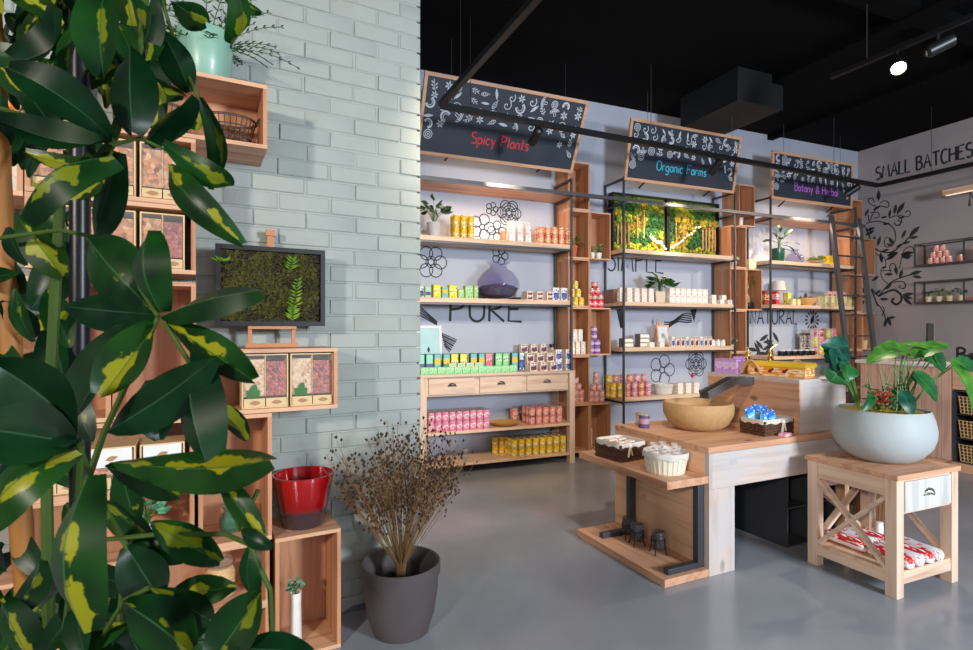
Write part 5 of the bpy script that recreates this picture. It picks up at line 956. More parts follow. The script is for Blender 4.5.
# baskets on the end shelf
ZS = .6325
t = thing('lined_basket', 'brown basket with a white liner at the far end of the low shelf', 'basket', FC, -.175, -.64, ZS, .1); rect_basket(t, .25, .26, .12, BRW, CLOTH, (-.05, -.14))
for i in range(4): inst(bx('sachet', .07, .05, .02, mMaroon if i % 2 else mDark, mCream), 'sachet', '%s sachet in the far brown basket' % ['brown', 'maroon and white'][i % 2], 'packet', FC, -.215 + .08 * (i % 2), -.69 + .10 * (i // 2), ZS + .105, .1 * i, '%s sachets in the far basket' % ['brown', 'maroon'][i % 2])
t = thing('white_basket', 'round white wicker basket with a cloth liner full of clear bags on the low shelf', 'basket', FC, -.165, -.20, ZS); oval_basket(t, .135, .135, .125, plain('cream_wicker', srgb(226, 216, 196), .8), CLOTH)
CELLO = glass('cellophane', (.92, .9, .88), rough=.1, alpha=.25); bagm = MB(); bagm.lathe([(.02, 0), (.034, .01), (.034, .05), (.012, .068), (.022, .095), (.026, .10)], 10, 0); bagm.lathe([(.005, .062), (.0135, .066), (.005, .070)], 10, 1); bagm.lathe([(.016, .004), (.028, .012), (.026, .04), (.003, .05)], 8, 2); bagm = bagm.mesh('gift_bag', [CELLO, plain('purple_tie', srgb(130, 60, 130), .5), plain('pale_sweets', srgb(214, 190, 190), .6)])
for i in range(7):
    a = i * PI / 3; q = .078 if i < 6 else 0; inst(bagm, 'gift_bag', 'clear bag of sweets in the white basket', 'bag', FC, -.165 + q * math.cos(a), -.20 + q * math.sin(a), ZS + .075, a, 'clear gift bags in the white basket')
# three wire footed dark glasses on the base shelf
for i, (px, py) in enumerate(((637, 545), (660, 553), (628.5, 538))):
    u, v = FC.flat(px, py, .0485); u = min(u, -.12); r = .044
    t = thing('candle_holder', '%s dark tea light holders on wire legs on the base shelf' % ['middle one of three', 'right one of three', 'left one of three'][i], 'candle holder', FC, u, v, .049); MB().lathe([(r * .8, .045), (r, .05), (r, .15), (r * .93, .15), (r * .93, .055), (.003, .05)], 24).obj('glass_cup', SMOKE, t)
    mb = MB(); [mb.tube([(r * 1.35 * math.cos(a), r * 1.35 * math.sin(a), 0), (r * 1.05 * math.cos(a), r * 1.05 * math.sin(a), .045), (r * 1.05 * math.cos(a), r * 1.05 * math.sin(a), .11)], .004, 6) for a in (0.5, 2.07, 3.64, 5.2)]
    for z in (.044, .10): mb.tube([(r * 1.06 * math.cos(k * PI / 10), r * 1.06 * math.sin(k * PI / 10), z) for k in range(21)], .0028, 5)
    mb.obj('wire_stand', BLACK, t)
# things on the upper block
ZB = ZW + .0005 + HB + .0005
lil = bx('lilac_carton', .07, .06, .115, mLila, mLila)
for k in range(2):
    for i in range(3): inst(lil, 'lilac_carton', 'lilac carton on the upper counter', 'carton', FC, .99 + .075 * k + .012, -.795 + .074 * i, ZB + 0, PI / 2, 'lilac cartons on the upper counter') if (k, i) != (9, 9) else None
inst(bx('lilac_bag', .12, .08, .13, mLila, mLila), 'lilac_bag', 'larger lilac bag right of the lilac cartons', 'bag', FC, 1.20, -.76, ZB, .3)
t = thing('display_box', 'long yellow display box with pictures of ducklings on the upper counter', 'display box', FC, 1.12, -.335, ZB, -PI / 2 + .12); MB().box(-.22, .22, -.07, .07, 0, .075).obj('tray', pack('duck_print_box', srgb(240, 170, 40), srgb(226, 150, 60), srgb(250, 226, 190), 5, .0, .8, .52), t); MB().box(-.23, .23, -.08, .08, .076, .11).obj('lid', plain('bright_yellow_lid', srgb(252, 206, 50), .45), t)
for i in range(3): MB().blade(-.15 + .11 * i, .04, .4, .045, .03, -.0712).blade(-.13 + .11 * i, .055, 1.2, .02, .02, -.0714).obj('picture_motif', plain('dark_red_print', srgb(130, 30, 30), .6), t)
BRASS = plain('brass', srgb(196, 146, 70), .25, .9, .05)
for i, (u, v) in enumerate(((1.10, -.61), (1.30, -.56))):
    t = thing('brass_bottle', ['left', 'right'][i] + ' brass pump bottle behind the yellow display box', 'bottle', FC, u, v, ZB); MB().lathe([(.028, 0), (.034, .01), (.034, .10), (.02, .13), (.014, .14), (.014, .16), (.02, .162), (.02, .175), (.003, .178)], 24).obj('bottle_body', BRASS, t); MB().tube([(0, 0, .17), (0, 0, .20), (-.03, -.02, .215) if i == 0 else (.05, -.02, .235)], [.007, .007, .006], 8).obj('pump', BRASS, t)
for i, (u, v) in enumerate(((1.0, -.50), (1.38, -.38))):
    t = thing('wooden_arch', ['left', 'right'][i] + ' curved wooden piece standing on the upper counter', 'ornament', FC, u, v, ZB, PI / 2 if i == 0 else 0); MB().tube([(-.09 + .18 * k / 10, 0, .012 + .10 * math.sin(PI * k / 10) ** .8) for k in range(11)], [.013] * 11, 10).obj('arch', plain('turned_wood', srgb(206, 160, 110), .4), t)
inst(bx('plate', .16, .12, .012, WHITE, WHITE), 'white_tray', 'small white tray at the front corner of the upper counter', 'tray', FC, 1.25, -.02, ZB, .3)
t = thing('glass_tumbler', 'clear tumbler behind the white tray', 'glass', FC, 1.33, -.20, ZB); MB().lathe([(.03, 0), (.034, .004), (.036, .09), (.034, .09), (.031, .008), (.003, .006)], 20).obj('vessel', GLASS, t)
# ================================================================== cross braced table
TW, TD, TH = .60, .55, .714
t = thing('side_table', 'light wooden table with crossed side braces and one drawer, under the white planter', 'table', FT, 0, 0, 0); lg = .065
MB().box(-.01, TW + .01, -.01, TD + .01, TH - .03, TH).obj('tabletop', WX, t, .002)
for x in (0, TW - lg):
    for y in (0, TD - lg): MB().box(x, x + lg, y, y + lg, 0, TH - .031).obj('leg', SZ if x > -1 else WZ, t, .002)
MB().box(.008, .03, lg + .001, TD - lg - .001, .58, TH - .031).obj('apron', SY, t); MB().box(TW - .03, TW - .008, lg + .001, TD - lg - .001, .58, TH - .031).obj('apron', SY, t); MB().box(lg + .001, TW - lg - .001, TD - .03, TD - .008, .50, TH - .031).obj('apron', SX, t)
MB().box(lg + .001, TW - lg - .001, .012, .02, .48, TH - .031).obj('drawer_frame', SX, t)
d = MB().box(lg + .012, TW - lg - .012, -.002, .0115, .492, .668).obj('drawer', wood('pale_drawer_front', 2, srgb(196, 196, 194), srgb(170, 166, 162), knots=False), t, .003)
mb = MB(); cup_pull(mb, TW / 2, -.0025, .575, .05, .04, .03); mb.obj('cup_pull', CHROME, d)
MB().box(.01, TW - .01, .01, TD - .01, .128, .15).obj('lower_shelf', BOARDX, t)
for x in (.008, TW - .03): MB().box(x, x + .022, lg, TD - lg, .075, .1275).obj('rail', SY, t)
MB().box(lg, TW - lg, .008, .03, .075, .1275).obj('rail', SX, t)
for x in (.012, TW - .035):
    mb = MB(); mb.bar((x + .011, lg, .155), (x + .011, TD - lg, .575), .022, .04, up=(1, 0, 0)); mb.bar((x + .012, lg, .575), (x + .012, TD - lg, .155), .022, .04, up=(1, 0, 0)); mb.obj('cross_brace', SY, t)
mb = MB(); mb.bar((lg, TD - .02, .155), (TW - lg, TD - .02, .50), .022, .04, up=(0, 1, 0)); mb.bar((lg, TD - .021, .50), (TW - lg, TD - .021, .155), .022, .04, up=(0, 1, 0)); mb.obj('cross_brace', SX, t)
# red and white rolls on its lower shelf
mRoll = pack('red_white_cloth', srgb(206, 44, 52), srgb(236, 228, 226), srgb(240, 236, 232), 5, .15, .5, .56); mRollW = pack('white_red_cloth', srgb(226, 226, 232), srgb(240, 236, 234), srgb(206, 50, 60), 6, .3, .6, .6)
r_ = random.Random(8)
for i, (x, y, an, mm_, lb) in enumerate([(.13, -.11, 1.5, mRoll, 'red cloth roll at the front left of the table shelf'), (.22, -.11, 1.52, mRollW, 'white cloth roll second from the left on the table shelf'), (.315, -.11, 1.57, mRoll, 'red and white roll in the middle of the table shelf'), (.42, -.11, 1.45, mRollW, 'white cloth roll at the front right of the table shelf'), (.13, -.37, 1.57, mRoll, 'red roll at the back left of the table shelf'), (.23, -.37, 1.57, mRollW, 'white roll at the back of the table shelf'), (.34, -.37, 1.57, mRoll, 'red roll at the back right of the table shelf')]):
    M = Matrix.Rotation(R(90), 4, 'Y') @ Matrix.Translation((0, 0, -.12)); mb = MB(); mb.lathe([(.008, .0), (.030, .002), (.037, .012), (.039, .06), (.036, .12), (.039, .18), (.036, .235), (.028, .242), (.02, .236), (.014, .242), (.006, .238)], 20, M=M); o = mb.obj('cloth_roll', mm_); put(o, FT, x, y, .1905, an); tag(o, lb, 'cloth roll')
o = inst(jar('jar', .025, .10, WHITE, WHITE), 'jar', 'small white jar at the back of the table shelf', 'jar', FT, .50, -.40, .1505)
# planter
pu, pv = .345, -.29
t = thing('planter', 'wide pale grey concrete bowl planter with a red flowered leafy plant on the crossed table', 'planter', FT, pu, pv, TH + .0005); CONC = plain('pale_concrete', srgb(164, 172, 174), .6, var=.06, scale=5, bump=.25)
MB().lathe([(.13, 0), (.16, .006), (.215, .04), (.262, .10), (.281, .16), (.283, .21), (.272, .27), (.254, .322), (.249, .328), (.241, .324), (.245, .29), (.25, .2), (.2, .12), (.01, .11)], 72).obj('bowl', CONC, t)
mb = MB(); n_ = 60; vs = []; 
for i in range(9):
    for k in range(n_): rr = .244 * i / 8 + .001; a = 2 * PI * k / n_; vs.append((rr * math.cos(a), rr * math.sin(a), .316 + .012 * noise.noise(Vector((rr * 14 * math.cos(a), rr * 14 * math.sin(a), 0))) + (.0 if i < 8 else -.012)))
mb.add(vs, [(i * n_ + k, i * n_ + (k + 1) % n_, (i + 1) * n_ + (k + 1) % n_, (i + 1) * n_ + k) for i in range(8) for k in range(n_)]); mb.obj('moss_bed', speckle('yellow_moss', [srgb(150, 120, 30), srgb(190, 160, 50), srgb(110, 110, 30)], 110, .9, 1, .008), t)
Mi = (Matrix.Translation(t.location) @ Matrix.Rotation(FT.a, 4, 'Z')).inverted(); DP = t.location.y
def pl(px, py, dd=0.0): return Mi @ px3(px, py, DP + dd)
def big_leaf(mb, base, tip, w, nrm, mi=0, split=True, fold=.1, bend=.1):
    """broad heart shaped blade with side lobes"""
    p0, p1 = Vector(base), Vector(tip); L_ = (p1 - p0).length; d = (p1 - p0).normalized(); nrm = Vector(nrm); nrm = (nrm - d * nrm.dot(d)).normalized(); sd = d.cross(nrm); n = 14; vs = []; uvs = []
    for i in range(n + 1):
        s = i / n; ww = (math.sin(PI * (s ** .62) * .97 + .03) ** .75 if s < 1 else .02); cut = (1 - (.14 if (split and i % 3 == 1 and .25 < s < .9) else 0)); back = (-.16 * (1 - s) ** 6)
        c = p0 + d * L_ * s + nrm * bend * L_ * math.sin(PI * s)
        for j in (-1, -.6, 0, .6, 1): 
            vs.append(c + sd * w / 2 * ww * j * (cut if abs(j) == 1 else 1) + nrm * fold * w * abs(j) * ww + d * back * L_ * abs(j)); uvs.append((s, j * .5 + .5))
    b0 = len(mb.v); mb.add(vs, [(i * 5 + j, i * 5 + j + 1, i * 5 + j + 6, i * 5 + j + 5) for i in range(n) for j in range(4)], mi)
    for i, q in enumerate(uvs): mb.uv[b0 + i] = q
G1 = leafmat('planter_leaf', srgb(24, 76, 38), srgb(46, 112, 54)); G2 = leafmat('planter_leaf_bright', srgb(50, 108, 38), srgb(92, 146, 58)); G3 = leafmat('planter_leaf_blue', srgb(14, 66, 50), srgb(34, 100, 80)); toc = Vector((-.5, -1, .35))
def P_leaf(px0, py0, px1, py1, wpx, mi, dd=0, dd2=0, nrm=(0, -1, .5), stem=(880, 408), split=True, bend=.1):
    mb = MB(); b_, t_ = pl(px0, py0, dd), pl(px1, py1, dd2); rot = Matrix.Rotation(-FT.a, 3, 'Z'); big_leaf(mb, b_, t_, wpx * (DP) / FPX, rot @ Vector(nrm), 0, split, bend=bend); lf = mb.obj('leaf', [G1, G2, G3][mi], t)
    s0 = pl(*stem, .0); s0 = Vector((s0.x * .5 if abs(s0.x) > .25 else s0.x, s0.y, .30)); mid = s0.lerp(b_, .55) + Vector((0, 0, .03)); MB().tube([s0, mid, b_], [.005, .0045, .003], 7).obj('leaf_stem', STEMG, lf)
P_leaf(846, 352, 820, 345, 26, 2, -.05, -.1, (.3, -1, .3), (861, 408)); P_leaf(833, 350, 836, 372, 30, 2, -.1, -.12, (.5, -1, .1), (861, 408), False); P_leaf(838, 372, 830, 382, 28, 0, -.12, -.1, (0, -1, .2), (861, 408))
P_leaf(842, 362, 826, 344, 24, 2, -.08, -.04, (-.6, -1, .3), (861, 408)); P_leaf(846, 366, 846, 380, 24, 0, -.1, -.14, (.2, -1, .2), (861, 408))
P_leaf(905, 350, 866, 364, 24, 1, 0, -.1, (0, -.6, 1), (893, 410)); P_leaf(908, 353, 878, 347, 20, 1, .02, -.02, (0, -.8, 1), (893, 410)); P_leaf(896, 352, 914, 358, 16, 1, 0, -.05, (0, -.5, 1), (893, 410))
P_leaf(916, 356, 950, 345, 20, 1, 0, .05, (0, -.6, 1), (895, 410)); P_leaf(925, 352, 944, 372, 24, 0, 0, -.05, (.2, -1, .4), (895, 410)); P_leaf(905, 345, 930, 350, 12, 1, .05, 0, (0, -.6, 1), (893, 410)); P_leaf(916, 375, 936, 402, 20, 0, -.05, -.1, (.3, -1, .2), (898, 412)); P_leaf(913, 376, 930, 386, 18, 0, -.02, -.05, (.3, -1, .4), (898, 412))
P_leaf(952, 364, 972, 410, 26, 1, -.02, -.10, (.5, -1, .0), (905, 412)); P_leaf(958, 362, 976, 372, 18, 0, 0, .03, (0, -1, .6), (905, 412)); P_leaf(903, 394, 912, 416, 14, 2, -.15, -.2, (-.3, -1, .2), (900, 414), False); P_leaf(935, 355, 940, 370, 16, 1, 0, -.04, (.4, -1, .2), (900, 410)); P_leaf(872, 395, 862, 412, 10, 0, -.1, -.15, (0, -1, .2), (868, 415), False)
mb = MB(); r_ = random.Random(2)
for i in range(90):
    px = r_.uniform(868, 915); p = pl(px, r_.uniform(388, 412), r_.uniform(-.12, .1)); a = r_.uniform(0, 6.28); mb.leaf(p, p + Vector((math.cos(a), math.sin(a), r_.uniform(-.3, .8))) * .05, .028, (0, 0, 1), 0, .1, .1, 4)
mb.obj('low_leaves', G1, t); mb = MB()
for i in range(60):
    p = pl(r_.gauss(881, 8), r_.gauss(399, 4), r_.uniform(-.1, -.02)); a = r_.uniform(0, 6.28); mb.leaf(p, p + Vector((math.cos(a), math.sin(a), r_.uniform(0, .8))) * .03, .022, (0, 0, 1), 0, .1, .1, 3)
mb.obj('red_flowers', plain('red_petal', srgb(206, 50, 44), .5), t); mb = MB()
for i in range(14): p = pl(r_.uniform(870, 910), 404, r_.uniform(-.05, .05)); q = pl(r_.uniform(866, 930), r_.uniform(355, 380), r_.uniform(-.05, .05)); p.z = .29; mb.tube([p, p.lerp(q, .5) + Vector((0, 0, .02)), q], [.004, .0035, .002], 6)
mb.obj('stalks', STEMG, t)
# ================================================================== checkout counter on the right
FX = Fr((4.78, 6.915), FR.a)
t = thing('checkout_counter', 'pinkish slatted wooden checkout counter at the right', 'counter', FX, 0, 0, 0)
MB().box(-.05, 2.8, -.03, .60, 1.13, 1.17).obj('countertop', plain('pale_worktop', srgb(214, 206, 200), .4), t, .002)
mb = MB()
for i in range(10): mb.box(.001 + .099 * i, .001 + .099 * i + .094, 0, .02, .10, 1.129)
mb.obj('slatted_front', (SLAT := wood('slat_pine', 2, srgb(200, 160, 140), srgb(176, 132, 112), knots=False)), t, .0015); mb = MB()
for i in range(9): mb.box(1.88 + .099 * i, 1.88 + .099 * i + .094, 0, .02, .10, 1.129)
mb.obj('slatted_front', SLAT, t, .0015); MB().box(0, 2.75, .021, .58, .0, 1.129).obj('body', STEEL, t) if False else MB().box(0, .99, .021, .58, .0, 1.129).obj('body', WZ, t)
MB().box(1.88, 2.75, .021, .58, 0, 1.129).obj('body', WZ, t); MB().box(1.0, 1.87, -.02, .02, .0, .095).obj('plinth', WX, t)
t = thing('drawer_rack', 'black metal rack of wicker drawers in the checkout counter front', 'cabinet', FX, 1.0, 0, .0955); mb = MB(); H_ = .79
for x in (0, .42, .85): mb.box(x, x + .02, .0, .5, 0, H_)
for k in range(4): mb.box(0.02, .85, 0.0, .5, H_ * k / 3 - (.012 if k == 3 else 0), H_ * k / 3 + (.012 if k == 0 else .0) + (.006 if 0 < k < 3 else 0))
mb.obj('rack_frame', STEEL, t); MB().box(0, .87, .501, .51, 0, H_).obj('back_panel', BLACK, t)
MB().box(0, .87, 0, .55, H_ + .01, 1.033).obj('top_panel', WX, t)
WICK = speckle('honey_wicker', [srgb(206, 170, 110), srgb(170, 130, 80), srgb(226, 196, 140)], 120, .8, 1, .003)
def lattice_basket(label, x, z, w=.36, h=.19):
    t = thing('wicker_basket', label, 'basket', FX, x, -.02, z, 0, None); mb = MB(); MB().box(-w / 2 + .012, w / 2 - .012, .014, .38, 0, h * .9).obj('basket_body', plain('basket_painted_shade', srgb(70, 56, 44), .9), t)  # dark solid core, its brown stands in for shade inside the basket
    for k in range(11): a = -w / 2 + w * k / 10; mb.bar((a * .90, .004, 0), (a, -.002, h), .008, .006)
    for k in range(6): zz = .006 + (h - .012) * k / 5; f = .90 + .10 * k / 5; mb.bar((-w / 2 * f, .000, zz), (w / 2 * f, .000, zz), .006, .008)
    mb.obj('woven_front', WICK, t)
for k in range(3):
    for q in range(2): lattice_basket('%s wicker basket in the %s column of the black rack' % (['lowest', 'middle', 'topmost'][k], ['left', 'right'][q]), 1.23 + .43 * q, .0955 + .79 * k / 3 + .013)
ZX = 1.1705
t = thing('monitor', 'black checkout screen seen edge on with a pale glass edge', 'monitor', FX, .55, -.40, ZX, 1.95); MB().box(-.12, .12, -.08, .08, 0, .015).box(-.025, .025, .0, .04, .015, .18).obj('stand', BLACKPL, t); MB().box(-.20, .20, -.03, .0, .12, .46).obj('screen', BLACKPL, t, .006)
MB().box(.2005, .208, -.03, .0, .12, .46).obj('screen_edge', plain('pale_aqua_edge', srgb(190, 230, 226), .2), t)
t = thing('payment_printer', 'low black receipt printer on the checkout counter', 'printer', FX, 1.05, -.30, ZX, .2); MB().box(-.12, .12, -.09, .09, 0, .07).box(-.10, .10, -.07, .07, .07, .10).obj('housing', BLACKPL, t, .004); MB().box(-.06, .06, -.095, -.0905, .02, .04).obj('paper_slot', CHROME, t)
t = thing('laptop', 'black laptop lying on the checkout counter beside the printer', 'laptop', FX, 1.42, -.30, ZX, .1); MB().box(-.16, .16, -.11, .11, 0, .018).obj('keyboard_base', BLACKPL, t, .002); b_ = MB(); b_.bar((-.16, .11, .02), (.16, .11, .02), .01, .01); b_.bar((0, .115, .02), (0, .17, .16), .32, .008, up=(1, 0, 0)); b_.obj('screen', BLACKPL, t)
inst(bottle('bottle', .035, .22, GLASS, plain('aqua_cap', srgb(150, 210, 220), .4), .4), 'bottle', 'clear bottle with an aqua cap on the checkout counter', 'bottle', FX, .62, -.12, ZX)
inst(bottle('bottle', .03, .16, plain('brown_glass', srgb(70, 30, 20), .2), BLACKPL, .5), 'bottle', 'short dark brown bottle on the checkout counter', 'bottle', FX, .75, -.12, ZX)
# black shelves on the right wall
for j, (yt, yb, lb) in enumerate(((244.5, 266.5, 'upper'), (282, 303.5, 'lower'))):
    V = .25; u0_, zt_ = FR.on(913.8, yt, V); _, zb_ = FR.on(913.8, yb, V); t = thing('wall_shelf', '%s black metal framed shelf on the right wall' % lb, 'shelf', FR, u0_, 0.001, zb_); h = zt_ - zb_; W_ = 1.15; s = .016; mb = MB()
    for y in (-V, -.02):
        for z in (0, h - s): mb.box(0, W_, y, y + s, z, z + s)
        for x in ((0, .60, W_ - s) if y == -V else (0, W_ - s)): mb.box(x, x + s, y, y + s, s, h - s)
    for x in (0, .60, W_ - s):
        for z in (0, h - s): mb.box(x, x + s, -V + s, -.02, z, z + s)
    mb.obj('frame', STEEL, t); MB().box(s, W_ - s, -V + s, -.021, .002, .014).obj('shelf_panel', STEEL, t)
    if j == 0:
        for k, n in enumerate((4, 3, 2)):
            for i in range(n): inst(bpy.data.meshes['wall_tin'] if 'wall_tin' in bpy.data.meshes else can('wall_tin', .037, .085, mPeach), 'tin', 'orange tin in the pyramid on the upper black wall shelf', 'can', FR, u0_ + .16 + .078 * i + .039 * k, .15, zb_ + .0165 + .0856 * k, 0, 'orange tins on the black wall shelf')
        inst(can('wall_candle', .05, .17, mOr), 'candle', 'orange jar candle at the right of the upper black wall shelf', 'candle', FR, u0_ + .72, .15, zb_ + .0165); inst(can('wall_tin_small', .035, .09, mPeach), 'tin', 'single orange tin before the divider of the upper wall shelf', 'can', FR, u0_ + .52, .15, zb_ + .0165)
    else:
        for i in range(4): tiny('%s small plant in a pale pot on the lower black wall shelf' % ['first, farthest', 'second', 'third', 'fourth, nearest'][i], u0_ + .13 + .13 * i, .14, zb_ + .0165, plain('cream_pot', srgb(206, 186, 150), .6), .042, .075, [DGREEN, GREEN, plain('sage', srgb(110, 120, 80), .7), DGREEN][i], 80 + i, 10, .03, .12 + .03 * (i % 2), .06, .02, fr=FR)
        inst(bx('card_box', .14, .1, .04, plain('terracotta_card', srgb(170, 100, 70), .7)), 'card_box', 'flat reddish box at the right of the lower wall shelf', 'box', FR, u0_ + .68, .14, zb_ + .0165)
u_l, z_l = FR.on(944, 196, .3); t = thing('wall_lamp', 'pale wooden bar lamp on the right wall under the lettering', 'lamp', FR, u_l, .001, z_l); MB().box(0, .8, -.34, -.26, .0, .075).obj('lamp_body', BOARDX, t, .002); MB().box(.03, .77, -.325, -.275, -.006, -.0005).obj('diffuser', emit('lamp_diffuser', (1, .72, .5), .9), t)
for x in (.15, .65): MB().box(x, x + .02, -.259, 0, .03, .05).obj('bracket', STEEL, t)
# ------------------------------------------------------------------ ladder
t = thing('ladder', 'black metal ladder leaning on the rail before the far shelving', 'ladder', FB, 4.32, .87, 0); LW = .60; vt, zt = .50, 3.22; dv = .87 - vt
for x in (0, LW): mb = MB(); mb.bar((x, 0, 0.0), (x, dv, zt), .042, .07, up=(1, 0, 0)); mb.obj('ladder_rail', plain('ladder_steel', srgb(96, 96, 102), .35, .6), t)
for k in range(1, 11):
    f = k / 11.0; MB().bar((.016, dv * f, zt * f), (LW - .016, dv * f, zt * f), .05, .018).obj('rung', STEEL, t)
for x in (0, LW): MB().tube([(x, dv - .03, zt - .02), (x, dv + .02, zt + .05), (x, dv + .07, zt + .0)], .01, 8).obj('hook', CHROME, t)
# ------------------------------------------------------------------ baskets on the floor seen through the table
for i, (px, py, s) in enumerate(((868, 505, 1.0), (884, 520, .9))):
    u, v = FT.flat(px, py, 0); u = max(u, .0); t = thing('wicker_basket', ['taller', 'shorter'][i] + ' brown wicker basket on the floor behind the cross braced table', 'basket', FT, u, v - .1, .0005); oval_basket(t, .15 * s, .15 * s, .30 * s, plain('brown_wicker_weave', srgb(120, 78, 48), .8))
# ================================================================== FOREGROUND umbrella plant
LG = [leafmat('umbrella_leaf', srgb(6, 32, 16), srgb(14, 54, 24), rough=.36, spec=.22), leafmat('umbrella_leaf_slightly_variegated', srgb(8, 36, 14), srgb(22, 66, 22), srgb(100, 112, 20), .02, .36, .22), leafmat('umbrella_leaf_variegated', srgb(10, 38, 14), srgb(28, 70, 20), srgb(132, 132, 22), .11, .36, .22), leafmat('umbrella_leaf_yellow', srgb(16, 42, 14), srgb(38, 70, 20), srgb(140, 146, 40), .28, .36, .22)]
t = thing('umbrella_plant', 'large variegated umbrella plant with glossy leaves in the left foreground', 'plant', Fr((0, 0), 0), -.60, -.78, 0); inv = Matrix.Translation((.60, -.78, 0))
def fp(px, py, d): return inv @ px3(px, py, d)
LEAVES = [  # base px,py, tip px,py, width px, kind, depth base, depth tip
 (112, 138, 8, 68, 36, 0, .72, .66), (113, 142, 2, 122, 34, 0, .72, .70), (114, 152, 26, 152, 20, 3, .73, .78), (113, 156, 20, 216, 50, 1, .73, .70), (118, 152, 92, 240, 34, 0, .75, .80), (113, 150, 30, 182, 26, 3, .74, .8),
 (62, 10, 18, 62, 42, 0, .8, .82), (150, -10, 130, 62, 30, 0, .78, .8), (106, -15, 104, 82, 36, 1, .7, .68), (130, 45, 132, 132, 38, 0, .74, .72), (142, 66, 154, 128, 28, 3, .8, .84), (127, -8, 145, 60, 26, 1, .8, .78), (160, 28, 190, 92, 26, 0, .82, .86), (236, -20, 232, 45, 24, 1, .8, .78),
 (143, 72, 184, 96, 18, 1, .85, .85), (164, 143, 234, 186, 24, 1, .74, .72), (168, 164, 242, 244, 26, 2, .74, .70), (203, 98, 214, 190, 20, 1, .84, .82), (192, 94, 144, 142, 42, 0, .8, .76), (150, 60, 140, 110, 40, 0, .88, .86), (190, 100, 200, 130, 22, 3, .86, .86),
 (160, 317, 260, 290, 32, 1, .68, .64), (160, 312, 148, 230, 38, 1, .68, .68), (164, 322, 252, 380, 30, 2, .68, .64), (212, 360, 106, 432, 42, 0, .62, .60), (190, 352, 206, 464, 50, 0, .66, .60), (156, 324, 102, 396, 40, 2, .68, .66), (156, 314, 62, 306, 34, 0, .7, .74), (152, 310, 86, 236, 48, 1, .7, .74), (136, 328, 72, 424, 48, 0, .72, .72),
 (14, 212, 62, 276, 28, 3, .8, .8), (82, 438, -8, 362, 66, 0, .58, .56), (78, 444, -22, 428, 54, 0, .58, .55), (76, 450, -16, 528, 46, 2, .58, .55), (88, 476, 84, 634, 56, 2, .55, .53), (110, 462, 270, 460, 40, 2, .60, .55), (104, 466, 178, 496, 30, 1, .66, .66), (216, 472, 262, 536, 22, 2, .64, .62),
 (98, 500, 158, 545, 28, 1, .7, .7), (150, 522, 220, 562, 28, 1, .66, .64), (126, 546, 160, 600, 38, 0, .66, .66), (150, 588, 210, 620, 26, 1, .64, .62), (122, 602, 190, 652, 44, 1, .6, .6), (252, 540, 252, 600, 24, 0, .62, .62), (262, 590, 212, 662, 40, 1, .6, .58), (312, 652, 236, 648, 28, 0, .58, .58), (60, 640, 132, 622, 30, 2, .7, .7),
 (200, 400, 246, 440, 18, 3, .70, .68), (136, 540, 190, 560, 24, 1, .7, .7), (100, 560, 135, 620, 30, 2, .74, .74), (0, 600, 30, 660, 30, 2, .7, .7), (40, 560, 0, 620, 26, 1, .72, .7), (85, 20, 50, -20, 40, 0, .75, .7), (60, 240, 30, 310, 36, 0, .9, .9), (50, 330, 66, 400, 34, 0, .86, .86), (120, 470, 135, 530, 26, 1, .8, .8), (240, 530, 272, 548, 14, 0, .62, .6), (150, 380, 160, 440, 30, 0, .8, .8), (170, 0, 205, 22, 24, 1, .84, .84), (220, -14, 262, 12, 18, 1, .84, .84)]
ng = {}
for kind in range(4): ng[kind] = MB()
r_ = random.Random(11); petioles = MB()
for bx_, by_, tx_, ty_, w_, kd, d0, d1 in LEAVES:
    nrm = Vector((r_.uniform(-.45, .45), -1, r_.uniform(.1, .7))); p0, p1 = fp(bx_, by_, d0), fp(tx_, ty_, d1); ng[kd].leaf(p0, p1, w_ * (d0 + d1) / 2 / FPX * 1.28, nrm, 0, r_.uniform(-.20, .22), r_.choice([-.22, -.14, .12, .2]), 12, 'oval')
# denser growth behind, round the stems
for i in range(230):
    if i < 110: cx_, cy_, d = r_.uniform(-40, 150), r_.uniform(-60, 70), r_.uniform(.9, 1.25)
    elif i < 200: cx_, cy_, d = r_.uniform(-50, 72), r_.uniform(60, 640), r_.uniform(.85, 1.15)
    else: cx_, cy_, d = r_.uniform(80, 190), r_.uniform(560, 680), r_.uniform(.7, .9)
    a = r_.uniform(-2.6, -.5) if r_.random() < .7 else r_.uniform(0, 6.28); L_ = r_.uniform(50, 85) * .75 / d; p0 = fp(cx_, cy_, d); p1 = fp(cx_ + L_ * math.cos(a), cy_ - L_ * math.sin(a), d + r_.uniform(-.06, .06)); ng[r_.choice([0, 0, 1, 1, 2, 3] if i < 110 else [0, 0, 1, 2])].leaf(p0, p1, .045, (r_.uniform(-.5, .5), -1, r_.uniform(0, .8)), 0, .1, .06, 6, 'oval')
names = ['glossy dark green leaves', 'dark green leaves with faint yellow marks', 'dark green leaves with yellow centres', 'mostly yellow green leaves']
for k_ in range(4):
    o = ng[k_].obj('leaves', LG[k_], t); o['kind'] = 'stuff'; tag(o, names[k_])
